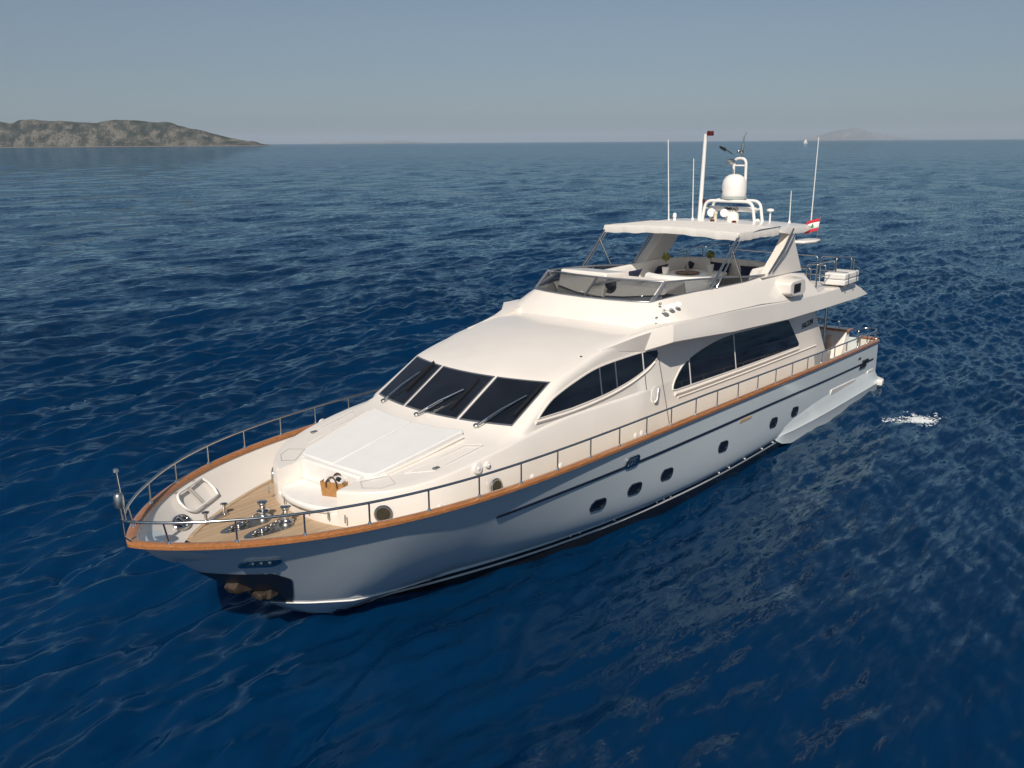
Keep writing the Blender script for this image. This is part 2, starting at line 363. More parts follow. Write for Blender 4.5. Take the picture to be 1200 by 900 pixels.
def island_mat(name, rock, scrub, sc_):
    m, n, b = nodes(name)
    t = noise(n, sc_, 8, .68); t2 = noise(n, sc_ * .13, 4, .5)
    ad = n.nodes.new('ShaderNodeMath'); ad.operation = 'MULTIPLY_ADD'; n.links.new(t2.outputs[0], ad.inputs[0]); ad.inputs[1].default_value = .7
    n.links.new(t.outputs[0], ad.inputs[2])
    r = ramp(n, [(.72, scrub), (.86, tuple(x * .75 + y * .25 for x, y in zip(scrub, rock))), (.95, rock)], ad.outputs[0])
    co = n.nodes.new('ShaderNodeTexCoord'); sp = n.nodes.new('ShaderNodeSeparateXYZ'); n.links.new(co.outputs['Object'], sp.inputs[0])
    mr = n.nodes.new('ShaderNodeMapRange'); mr.inputs['From Min'].default_value = 1.5; mr.inputs['From Max'].default_value = 3.5; n.links.new(sp.outputs[2], mr.inputs[0])
    mx = n.nodes.new('ShaderNodeMix'); mx.data_type = 'RGBA'; n.links.new(mr.outputs[0], mx.inputs[0])
    mx.inputs[6].default_value = (.17, .155, .13, 1); n.links.new(r.outputs[0], mx.inputs[7])
    n.links.new(mx.outputs[2], b.inputs['Base Color']); b.inputs['Roughness'].default_value = 1
    b.inputs['Specular IOR Level'].default_value = .1
    return m
D1 = 4500
px2 = lambda x, D: (x - 600) / FPX * D
prof = [(-170, 0), (-120, 9), (-60, 14), (0, 15.5), (15, 25), (28, 26), (38, 25), (50, 29.5), (67, 30.5), (87, 28.5), (110, 27.5), (138, 26.5), (147, 28.6), (157, 29.6), (187, 28), (217, 24), (240, 19), (267, 13), (300, 6), (318, 1.5), (324, 0)]
island('island', 'long rocky scrub covered island on the left horizon', D1, [(px2(x, D1), h / FPX * D1) for x, h in prof], 130, 3, 170,
       island_mat('rocky_scrub', (.15, .14, .118), (.018, .028, .023), .16))
D2 = 27500
prof = [(925, 0), (945, 3.5), (962, 7), (975, 9.5), (988, 10.5), (1002, 8.5), (1018, 4.5), (1045, 2), (1075, 0)]
island('island', 'faint hazy conical island on the right horizon', D2, [(px2(x, D2), h / FPX * D2) for x, h in prof], 900, 5, 163,
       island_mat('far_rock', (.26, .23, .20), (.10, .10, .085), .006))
prof = [(375, 0), (395, 2.2), (420, 1.2), (460, 2.0), (500, 1.0), (540, 0)]
D3 = 26000
island('island', 'low faint strip of land beyond the end of the rocky island', D3, [(px2(x, D3), h / FPX * D3) for x, h in prof], 900, 6, 166,
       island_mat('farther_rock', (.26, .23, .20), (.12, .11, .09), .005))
hz = MB().box((0, 0, 147), (62000, 62000, 306)).build('haze', None, None, 0)
tag(hz, 'thin pale haze over the sea', kind='stuff')
hm = bpy.data.materials.new('haze'); hm.use_nodes = True; hn = hm.node_tree; hn.nodes.clear()
ho = hn.nodes.new('ShaderNodeOutputMaterial'); hv = hn.nodes.new('ShaderNodeVolumePrincipled')
hv.inputs['Color'].default_value = (.72, .83, .96, 1); hv.inputs['Density'].default_value = 3.4e-5; hv.inputs['Anisotropy'].default_value = 0.
hn.links.new(hv.outputs[0], ho.inputs['Volume']); hz.data.materials.append(hm)

# ================================================================== YACHT
yacht = empty('motor_yacht', (14, 0, 0), 'large white motor yacht with teak caprail and dark tinted windows on the blue sea', 'yacht')
LN = 29.374
def railb(x):
    t = np.clip((LN - x) / (LN - 14.064), 0, 1); b = 3.4875 * (1 - (1 - t) ** 5.157) ** (1 / 1.2555)
    return float(b - .4056 * np.clip((14.064 - x) / 14.064, 0, 1) ** 2)
def railz(x): s = x / LN; return 2.053 + 1.4503 * s - .494 * s * s
def deckz(x): return railz(x) - .64
STEM = [(22.6, -1.0), (24.4, -.8), (25.0, -.35), (25.58, 0), (26.21, .39), (26.99, 1.0), (28.13, 1.96), (28.82, 2.6), (LN, railz(LN) - .02)]
def wlb(x):
    t = np.clip((25.68 - x) / (25.68 - 10), 0, 1); return float(3.05 * (1 - (1 - t) ** 2.6)) - .12 * max(0, (8 - x) / 8) ** 2
def hull_y(x, z):
    zr, b = railz(x), railb(x); s0 = lerp(STEM, x)
    if x < 25.58:
        w_ = wlb(x); k = .50 + .17 * np.clip((x - 17) / 7, 0, 1)
        if z >= 0:
            q = .05 * min(z / .40, 1) * np.clip((25.58 - x) / 2, 0, 1); c_ = .40 * np.clip((25.58 - x) / 2.5, 0, 1)
            return w_ + q + (b - w_ - q) * max(0., (z - c_) / (zr - c_)) ** k
        return max(0.0, w_ * (1 - (z / min(s0, -.05)) ** 2) ** .5) if z > s0 else 0.
    k = .67 + .15 * np.clip((x - 25.58) / 2.5, 0, 1)
    return b * np.clip((z - s0) / max(zr - s0, 1e-3), 0, 1) ** k
XS = list(np.linspace(0, 20, 26)) + list(np.linspace(20.5, 28, 26)) + [28.3, 28.6, 28.85, 29.05, 29.2, 29.29, 29.34, 29.37]
hm_ = MB(); rings = []
for x in XS:
    s0 = lerp(STEM, x); zr = railz(x); lo = min(s0, 0) if x < 25.58 else s0
    pts = []
    zs_ = [lo + (0 - lo) * k / 4 for k in range(4)] + [0, .2, .39, .405, .43, .47, .53] + [.6 + (zr - .6) * (k / 15) for k in range(16)] if x < 25.58 else [lo + (zr - lo) * k / 26 for k in range(27)]
    for z in zs_: pts.append((x, hull_y(x, z), z))
    rings.append(pts)
full = [[(a, -b, c) for a, b, c in reversed(r)] + r for r in rings]
# transom rakes slightly aft at the foot
full[0] = [(-.22 * (1 - max(z, 0) / 2.05) + .0, y, z) for _, y, z in full[0]]
hm_.loft(full, close=False, cap0=True, cap1=False)
hull = hm_.build('hull', M['hull'], yacht, 50, weld=.002)

def hull_n(x, z):
    e = .05
    a = Vector((2 * e, hull_y(x + e, z) - hull_y(x - e, z), 0)); b = Vector((0, hull_y(x, z + e) - hull_y(x, z - e), 2 * e))
    return b.cross(a).normalized() * (1 if b.cross(a).y > 0 else -1)
def decal(outline, off, th, side=1, rings_=3):
    """solid patch that follows the hull side; outline in (x, z)"""
    c = Vector((sum(p[0] for p in outline) / len(outline), sum(p[1] for p in outline) / len(outline)))
    m = MB(); n = len(outline); top = []; bot = []
    def P(q, o):
        nn = hull_n(q.x, q.y); p = Vector((q.x, hull_y(q.x, q.y), q.y)) + nn * o
        return (p.x, p.y * side, p.z)
    lev = [k / rings_ for k in range(1, rings_ + 1)]
    vs = [P(c, off)]
    for l in lev: vs += [P(c + (Vector(p) - c) * l, off) for p in outline]
    fs = [(0, 1 + i, 1 + (i + 1) % n) for i in range(n)]
    for k in range(rings_ - 1):
        a = 1 + k * n; b = a + n
        fs += [(a + i, b + i, b + (i + 1) % n, a + (i + 1) % n) for i in range(n)]
    a = 1 + (rings_ - 1) * n; b = a + n
    vs += [P(Vector(p), off - th) for p in outline]
    fs += [(a + i, b + i, b + (i + 1) % n, a + (i + 1) % n) for i in range(n)]
    return m.add(vs, fs)
def rrect(cx, cz, w_, h_, r, n=6, sk=0.):
    pts = []
    for q, (sx, sz) in enumerate(((1, 1), (-1, 1), (-1, -1), (1, -1))):
        for k in range(n + 1):
            a = math.pi / 2 * (q + k / n)
            X = sx * (w_ / 2 - r) + r * math.cos(a); Z = sz * (h_ / 2 - r) + r * math.sin(a)
            pts.append((cx + X, cz + Z + sk * X))
    return pts
def ringdecal(o1, o2, off, th, side):
    m = MB(); n = len(o1)
    def P(q, o):
        nn = hull_n(q[0], q[1]); p = Vector((q[0], hull_y(q[0], q[1]), q[1])) + nn * o; return (p.x, p.y * side, p.z)
    vs = [P(q, off) for q in o1] + [P(q, off) for q in o2] + [P(q, off - th) for q in o1] + [P(q, off - th) for q in o2]; fs = []
    for i in range(n):
        j = (i + 1) % n
        fs += [(i, j, n + j, n + i), (i, j, 2 * n + j, 2 * n + i), (n + i, n + j, 3 * n + j, 3 * n + i)]
    return m.add(vs, fs)
SHEER = .035
for side in (1, -1):
    for x, z in ((19.38, 1.30), (17.98, 1.32), (16.57, 1.32), (13.6, 1.31), (10.19, 1.19), (8.5, 1.15)):
        p = decal(rrect(x, z, .50, .27, .11, sk=.10), .006, .03, side).build('porthole', M['glass'], hull, 40)
        # frame sits on the same window
        f = ringdecal(rrect(x, z, .56, .33, .14, sk=.10), rrect(x, z, .455, .235, .1, sk=.10), .022, .03, side)
        f.build('porthole_frame', M['soot'], hull, 40)
    # rub rail
    pts = spline([(23.01, 2.16), (21.56, 2.19), (19.82, 2.17), (17.72, 2.12), (14.71, 2.04), (10.88, 1.92), (6.59, 1.71), (.45, 1.39)], 14)
    rings = []
    for q in pts:
        nn = hull_n(q[0], q[1]); p = Vector((q[0], hull_y(q[0], q[1]), q[1])); u = Vector((0, (hull_y(q[0], q[1] + .05) - hull_y(q[0], q[1] - .05)) / .1, 1))
        rings.append([tuple((p + nn * a + u * b)[k] * (side if k == 1 else 1) for k in range(3)) for a, b in ((-.02, -.034), (.02, -.03), (.028, 0), (.02, .03), (-.02, .034))])
    MB().loft(rings).build('rub_rail', M['navy'], hull, 50)
    # chromed fairleads
    for x, z, w_, h_ in ((27.63, 2.36, .46, .12), (18.5, 2.235, .50, .21)):
        ringdecal(rrect(x, z, w_ + .1, h_ + .1, (h_ + .1) / 2.05, sk=SHEER), rrect(x, z, w_ - .05, h_ - .05, (h_ - .05) / 2.1, sk=SHEER), .035, .05, side).build('fairlead_ring', M['steel'], hull, 40)
        decal(rrect(x, z, w_, h_, h_ / 2.1, sk=SHEER), .004, .01, side).build('fairlead_recess', M['black'], hull, 40)
        mm = MB()
        for k in (-.24, 0, .24):
            nn = hull_n(x + k * w_, z); p = Vector((x + k * w_, hull_y(x + k * w_, z), z + SHEER * k * w_)) + nn * .012
            tv = Vector((0, (hull_y(p.x, z + .05) - hull_y(p.x, z - .05)) / .1 * side, 1)).normalized(); q_ = Vector((p.x, p.y * side, p.z)) - tv * h_ * .4
            mm.lathe(tuple(q_), [(.045, 0), (.045, h_ * .8)], 12, tuple(tv))
        mm.build('fairlead_roller', M['steel'], hull, 40)
    # sunlit patches by the stern shaped as raised white panels, then small plates
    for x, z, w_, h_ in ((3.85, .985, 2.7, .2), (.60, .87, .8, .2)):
        decal(rrect(x, z, w_, h_, .07, sk=.055), .03, .05, side).build('sunlit_patch', M['gel'], hull, 50)
    decal(rrect(12.4, 1.84, .80, .09, .02, sk=.03), .012, .03, side).build('warm_sunlit_patch', M['tan'], hull, 40)  # warm sunlit spot on the hull, built as a tan plate
    decal(rrect(2.3, 1.93 - .18, .28, .08, .02, sk=SHEER), .012, .03, side).build('fuel_cap', M['black'], hull, 40)
    # emblem on the rub rail: two offset bars
    decal([(1.15, 1.46), (1.9, 1.50), (1.9, 1.60), (1.25, 1.565)], .055, .06, side).build('emblem', M['black'], hull, 40)
    decal([(1.45, 1.30), (2.2, 1.335), (2.05, 1.44), (1.45, 1.41)], .055, .06, side).build('emblem', M['black'], hull, 40)
    # row of scupper studs above the waterline
    for x in (19.5, 19.2, 18.0, 16.3, 16.0, 15.7, 13.2, 12.6, 11.6, 10.4, 9.6):
        p = Vector((x, hull_y(x, .33), .33)); MB().lathe((p.x, (p.y - .02) * side, p.z), [(.028, 0), (.03, .035), (.012, .05)], 8, (0, side, 0)).build('scupper', M['paint'], hull, 40)
    # spray rail at the bow
    rings = []
    for q in spline([(26.75, .86), (26.0, .78), (25, .62), (24, .47), (23, .38)], 6):
        nn = hull_n(q[0], q[1]); p = Vector((q[0], hull_y(q[0], q[1]), q[1]))
        rings.append([((p + nn * a).x, (p + nn * a).y * side, p.z + b) for a, b in ((-.03, .03), (.05, 0), (-.03, -.03))])
    MB().loft(rings).build('spray_rail', M['paint'], hull, 30)
    # sponson that widens the hull to the swim platform
    rings = []
    for x, yo, zt, zk, zb in ((9.5, -.02, .54, .47, .40), (9.35, .05, .72, .50, .30), (9.05, .10, .88, .50, .16), (8.4, .15, 1.03, .48, .02), (6.8, .19, 1.16, .44, -.08), (5, .22, 1.18, .41, -.10), (2.7, .25, 1.12, .39, -.10), (1, .27, 1.04, .37, -.08), (.05, .28, .95, .36, -.04), (-.3, .28, .55, .35, .0)):
        hx = max(x, 0.05)
        def hy(z): return hull_y(hx, z) - .03
        yk = hy(zk) + yo
        rings.append([(x, hy(zt) * side, zt), (x, (hy(zt) * .45 + yk * .55) * side, zt * .45 + zk * .55 + .04), (x, (yk - .02) * side, zk + .05), (x, yk * side, zk), (x, (yk - .03) * side, zk - .08), (x, (hy(zb) * .3 + yk * .7) * side, zb), (x, (hy(zb) - .1) * side, zb - .02)])
    MB().loft(rings).build('sponson', M['hull_white'], yacht, 40)
# swim platform
plan = [(.0, -3.38), (-.35, -3.34), (-.72, -2.9), (-.95, 0), (-.72, 2.9), (-.35, 3.34), (0, 3.38)]
pl = MB().prism([(x, y, .22) for x, y in plan], [(x, y, .47) for x, y in plan]).build('swim_platform', M['gel'], yacht, 40, bevel=.05)
plan = [(-.22, -2.9), (-.45, -2.85), (-.62, -2.4), (-.8, 0), (-.62, 2.4), (-.45, 2.85), (-.22, 2.9)]
MB().prism([(x, y, .472) for x, y in plan], [(x, y, .485) for x, y in plan]).build('platform_planking', M['teak'], yacht, 40)

# anchor pocket and anchor under the bow (straddles the stem)
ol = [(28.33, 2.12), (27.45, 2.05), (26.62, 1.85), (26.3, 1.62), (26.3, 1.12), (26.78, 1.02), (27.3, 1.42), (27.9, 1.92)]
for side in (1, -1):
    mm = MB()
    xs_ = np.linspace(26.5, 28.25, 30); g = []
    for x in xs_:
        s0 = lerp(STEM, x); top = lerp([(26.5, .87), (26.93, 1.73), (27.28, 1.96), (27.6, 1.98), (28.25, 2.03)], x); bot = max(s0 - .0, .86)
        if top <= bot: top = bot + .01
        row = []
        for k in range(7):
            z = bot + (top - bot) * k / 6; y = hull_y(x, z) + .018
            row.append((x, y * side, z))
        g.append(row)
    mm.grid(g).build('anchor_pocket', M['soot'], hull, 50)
anch = MB().tube([(26.75, .30, 1.75), (27.02, .42, 1.15)], .07, 10).build('anchor', M['rust'], yacht, 40)
def fluke(ol, y0, y1):
    c = Vector((sum(a for a, b in ol) / len(ol), sum(b for a, b in ol) / len(ol)))
    return MB().prism([(x, y0, z) for x, z in ol], [(c.x + (x - c.x) * .8, y1, c.y + (z - c.y) * .8) for x, z in ol])
fluke([(27.76, 1.56), (27.56, 1.76), (27.26, 1.86), (27.14, 1.60), (27.2, 1.32), (27.66, 1.40)], .10, .36).build('fluke', M['rust'], anch, 30, bevel=.03)
fluke([(26.86, 1.72), (26.74, 1.54), (26.88, 1.16), (27.14, 1.14), (27.08, 1.44)], .40, .62).build('fluke', M['rust'], anch, 30, bevel=.03)
MB().box((27.10, .36, 1.26), (.30, .36, .14), 0).build('anchor_crown', M['rust'], anch, 30, bevel=.04)

# caprail, bulwark lining, decks
def offset_rail(x, d):
    e = .02; x0_, x1_ = max(0, x - e), min(LN - .0005, x + e)
    tx, ty = x1_ - x0_, railb(x1_) - railb(x0_); l = math.hypot(tx, ty)
    return x + d * (ty / l) * 1.0, railb(x) - d * (tx / l)      # inward normal = (ty, -tx)/l
def rail_path():
    xs = list(np.linspace(0, 20, 41)) + list(np.linspace(20.3, 28, 40)) + list(LN - .0006 - (LN - 28) * (1 - np.sin(np.linspace(0, math.pi / 2, 16)[1:])) )
    return xs
RP = rail_path()
def capsec(x, side):
    a = offset_rail(x, -.06); b = offset_rail(x, .13); z = railz(x)
    return a, b, z
rings = []
for side, xs in ((1, RP), (-1, list(reversed(RP)))):
    for x in xs:
        a, b, z = capsec(x, side)
        m1 = (a[0] * .7 + b[0] * .3, a[1] * .7 + b[1] * .3); m2 = (a[0] * .25 + b[0] * .75, a[1] * .25 + b[1] * .75)
        rings.append([(a[0], a[1] * side, z - .04), (a[0], a[1] * side, z + .015), (m1[0], m1[1] * side, z + .045), (m2[0], m2[1] * side, z + .045), (b[0], b[1] * side, z + .015), (b[0], b[1] * side, z - .04)])
cap = MB().loft(rings).build('cap_rail', M['varnish'], yacht, 60)
DECKW = [(0, .18), (16, .2), (20, .28), (22.5, .5), (24, .62), (26, .74), (27.3, .78), (28.4, .72), (LN, .7)]
def deck_edge(x):
    d = lerp(DECKW, x); q = offset_rail(x, d)
    return q[0], max(min(q[1], hull_y(min(q[0], 28.6), deckz(x) - .03) - .05), .02)
g = {}
for side in (1, -1):
    gg = []
    for x in RP:
        a = offset_rail(x, .09); e = deck_edge(x); z0_, z1_ = railz(x) - .03, deckz(x)
        if e[1] <= .03: e = (min(e[0], 28.62), .02)
        gg.append([(a[0] + (e[0] - a[0]) * t, (a[1] + (e[1] - a[1]) * t) * side, z0_ + (z1_ - z0_) * (t + .12 * math.sin(math.pi * t))) for t in np.linspace(0, 1, 6)])
    g[side] = gg
MB().grid(g[1]).grid([list(reversed(r)) for r in g[-1]]).build('bulwark', M['gel'], yacht, 50)
gg = []
for x in RP:
    if x > 28.5: continue
    e = deck_edge(x); gg.append([(e[0], e[1] * t, deckz(x) + .012 * (1 - t * t)) for t in np.linspace(-1, 1, 9)])
gg = [r for r in gg if r[0][0] > 4.2]
MB().grid(gg).build('teak_deck', M['teak'], yacht, 40)
# margin boards round the teak
for side in (1, -1):
    rr = []
    for x in [q for q in RP if 20 < q < 28.4]:
        e = deck_edge(x); z = deckz(x)
        d = offset_rail(x, lerp(DECKW, x) + .09)
        rr.append([(e[0], e[1] * side, z + .004), (e[0], e[1] * side, z + .014), (d[0], d[1] * side, z + .016), (d[0], d[1] * side, z + .004)])
    MB().loft(rr).build('margin_plank', simple('margin_teak', (.47, .35, .23), .55, var=.15, nscale=9) if 'mt' not in M else M['mt'], yacht, 40)

# ------------------------------------------------------------------ deckhouse
def ys(z): return 2.66 - .14 * (z - 2)
def plan_y(x):       # half breadth of the trunk plan
    if x <= 21.5: return 2.46
    u = min(1, (x - 21.5) / (25.74 - 21.5)); return 2.46 * max(0, 1 - u ** 3.2) ** .4545
RIDGE = [(4, 3.30), (10, 3.36), (16.2, 3.42), (18, 3.46), (20, 3.53), (21, 3.49), (22, 3.42), (23, 3.32), (24, 3.19), (25, 3.08), (25.8, 3.03)]
TOPC = [(4, 4.62), (13, 4.72), (15.6, 4.95), (16.2, 5.02), (17, 5.01), (18, 4.94), (19, 4.80), (19.8, 4.63), (20.3, 4.50), (20.65, 4.385), (22.05, 3.635), (22.12, 3.61), (22.3, 3.55), (23, 3.42), (24, 3.26), (24.8, 3.145), (25.8, 3.05)]
EDGED = [(4, .06), (16, .10), (19.5, .09), (20.65, .012), (22.05, .006), (22.3, .05), (23.2, .09), (25.8, .02)]
CURV = [(4, 0), (16.6, 0), (19, .07), (20.65, .105), (22.05, .095), (23, .04), (24.2, 0), (26, 0)]
def top_z(xs_, y, ye): return lerp(TOPC, xs_) - lerp(EDGED, xs_) * (y / max(ye, .05)) ** 2
def station(xs_, shear=0.):
    c = lerp(CURV, xs_)
    pts = []
    yr = plan_y(xs_ - c * 4.4 if xs_ < 23 else xs_)
    zr_ = lerp(RIDGE, xs_ - c * 5)
    sc_ = yr / 2.46
    zb = deckz(min(xs_, 27)) - .08
    house = np.clip((22.05 - xs_) / 1.4, 0, 1)      # 0 on the trunk, 1 behind the windscreen top
    if xs_ > 22.05: house = 0
    led = .055 * (1 if xs_ > 17 else max(0, (xs_ - 16) / 1))
    pts.append((sc_ * (ys(zb) + .0) + led, zb))
    pts.append((sc_ * (ys(zb) * .5 + ys(zr_) * .5) + led, (zb + zr_) / 2))
    pts.append((sc_ * ys(zr_ - .03) + led, zr_ - .04))
    pts.append((sc_ * ys(zr_ - .03) + led * .6, zr_ - .008))
    pts.append((sc_ * ys(zr_ + .02) if house else sc_ * ys(zr_ - .03) + led * .4, zr_ + (.02 if house else .0)))
    if house == 0:
        ye = max(sc_ * 2.36, .02); ze = top_z(xs_, 1, 1)
        zs_ = zr_ + .004; ysd = sc_ * ys(zr_)
        ze = max(ze, zr_ + .02)
        for k in range(6):
            t = k / 5; pts.append((ysd + (ye - .22 * sc_ - ysd) * t, zs_ + (ze - zs_) * math.sin(t * math.pi / 2)))
        yin = ye - .22 * sc_
    else:
        ze = top_z(xs_, 1, 1); yin = 2.22 - .02 * house
        rz = .10 + .12 * house
        zs_ = max(zr_ + .03, ze - rz); ysd = ys(zs_)
        for k in range(6):
            a = k / 5 * math.pi / 2
            pts.append((yin + (ysd - yin) * math.cos(a), zs_ + (ze - zs_) * math.sin(a)))
    for k in range(1, 8):
        y = yin * (1 - k / 7); pts.append((y, top_z(xs_, y, yin)))
    if house == 0:      # keep the crown continuous with the shoulder
        n0 = len(pts) - 7; zed = pts[n0 - 1][1]; ztc = max(lerp(TOPC, xs_), zed)
        for k in range(7):
            y = pts[n0 + k][0]; pts[n0 + k] = (y, ztc + (zed - ztc) * (y / max(yin, .02)) ** 2)
    return [Vector((xs_ - c * min(y, 2.5) ** 2 + shear * (z - 2.05), y, z)) for y, z in pts]
SX = [(4.24, .437), (5.2, .3), (6.5, 0), (9, 0), (12, 0), (14.5, 0), (15.5, 0), (15.9, 0), (16.2, 0), (16.6, 0), (17, 0), (17.5, 0), (18, 0), (18.5, 0), (19, 0), (19.4, 0), (19.8, 0), (20.1, 0), (20.4, 0), (20.65, 0), (21, 0), (21.35, 0), (21.7, 0), (22.04, 0), (22.12, 0), (22.3, 0), (22.6, 0), (23, 0), (23.4, 0), (23.8, 0), (24.2, 0), (24.5, 0), (24.75, 0), (25, 0), (25.2, 0), (25.35, 0), (25.48, 0), (25.58, 0), (25.65, 0), (25.7, 0), (25.73, 0)]
rings = []
for x, sh in SX:
    h = station(x, sh); rings.append([tuple(p) for p in h] + [(p.x, -p.y, p.z) for p in reversed(h[:-1])])
house_ = MB().loft(rings).build('deckhouse', M['gel'], yacht, 32)
# cut the forward lounge recess out of the trunk
cut = MB().box((25.85, 0, 3.6), (2.0, 1.9, 2.10)).build('recess_cutter', None, None, 0)
bo = house_.modifiers.new('recess', 'BOOLEAN'); bo.object = cut; bo.operation = 'DIFFERENCE'; bo.solver = 'EXACT'
bv = house_.modifiers.new('bevel', 'BEVEL'); bv.width = .035; bv.segments = 2; bv.limit_method = 'ANGLE'; bv.angle_limit = R(60)
dg = bpy.context.evaluated_depsgraph_get(); me2 = bpy.data.meshes.new_from_object(house_.evaluated_get(dg))
house_.modifiers.clear(); old = house_.data; house_.data = me2; me2.name = 'deckhouse'
bpy.data.objects.remove(cut); bpy.data.meshes.remove(old)
if not me2.materials: me2.materials.append(M['gel'])
me2.shade_smooth(); me2.set_sharp_from_angle(angle=R(38))

NS = Vector((0, 1, .14)).normalized()
def side_pt(x, z, off=0., side=1):
    p = Vector((x, ys(z), z)) + NS * off; return (p.x, p.y * side, p.z)
def side_panel(name, outline, mat, off, th, side=1, parent=None, bevel=0):
    lo = [side_pt(x, z, off - th, side) for x, z in outline]; hi = [side_pt(x, z, off, side) for x, z in outline]
    return MB().prism(lo, hi).build(name, mat, parent or house_, 30, bevel=bevel)
def cut_poly(poly, xa, xb):
    """clip an (x,z) outline to xa<=x<=xb (slanting not needed)"""
    def clip(P, f, inter):
        out = []
        for i in range(len(P)):
            a, b = P[i], P[(i + 1) % len(P)]
            if f(a): out.append(a)
            if f(a) != f(b): out.append(inter(a, b))
        return out
    for lim, sg in ((xa, 1), (xb, -1)):
        if lim is None: continue
        poly = clip(poly, lambda p: sg * p[0] >= sg * lim, lambda a, b: (lim, a[1] + (b[1] - a[1]) * (lim - a[0]) / (b[0] - a[0])))
    return poly
def ring_panel(name, outer, inner, mat, off, th, side):
    n = len(outer); mm = MB()
    A = [side_pt(x, z, off, side) for x, z in outer]; B = [side_pt(x, z, off, side) for x, z in inner]
    C = [side_pt(x, z, off - th, side) for x, z in outer]; D = [side_pt(x, z, off - th, side) for x, z in inner]; fs = []
    for i in range(n):
        j = (i + 1) % n; fs += [(i, j, n + j, n + i), (i, j, 2 * n + j, 2 * n + i), (n + i, n + j, 3 * n + j, 3 * n + i)]
    return mm.add(A + B + C + D, fs).build(name, mat, house_, 40)
def grow(poly, d):
    P = [Vector(p) for p in poly]; n = len(P); out = []
    ar = sum(P[i].x * P[(i + 1) % n].y - P[(i + 1) % n].x * P[i].y for i in range(n)); sg = 1 if ar > 0 else -1
    for i in range(n):
        e1 = (P[i] - P[i - 1]).normalized(); e2 = (P[(i + 1) % n] - P[i]).normalized()
        n1 = Vector((e1.y, -e1.x)) * sg; n2 = Vector((e2.y, -e2.x)) * sg; b = (n1 + n2)
        b = b / max(.35, b.length_squared / 2) / 1 if b.length > 1e-6 else n1
        out.append(tuple(P[i] + b * d * .5 * 2 / 1 * .5))
    return out
pil = [tuple(p) for p in spline([(20.98, 3.735), (20.65, 3.93), (20.28, 4.08), (19.44, 4.27), (18.53, 4.405), (17.39, 4.43), (16.5, 4.42), (15.78, 4.37)], 4)] + \
      [tuple(p) for p in spline([(15.72, 4.26), (15.9, 4.11), (16.42, 3.965), (17.3, 3.81), (18.4, 3.715), (19.72, 3.69)], 4)]
aft = [tuple(p) for p in spline([(15.12, 3.17), (15.08, 3.28), (14.92, 3.44), (14.49, 3.71), (13.83, 3.90), (12.95, 4.02), (12.15, 4.08), (11.44, 4.085)], 4)] + [(7.45, 3.92), (7.33, 3.87), (6.62, 2.97), (6.72, 2.91), (11.33, 3.02), (14.11, 3.11), (14.95, 3.135)]
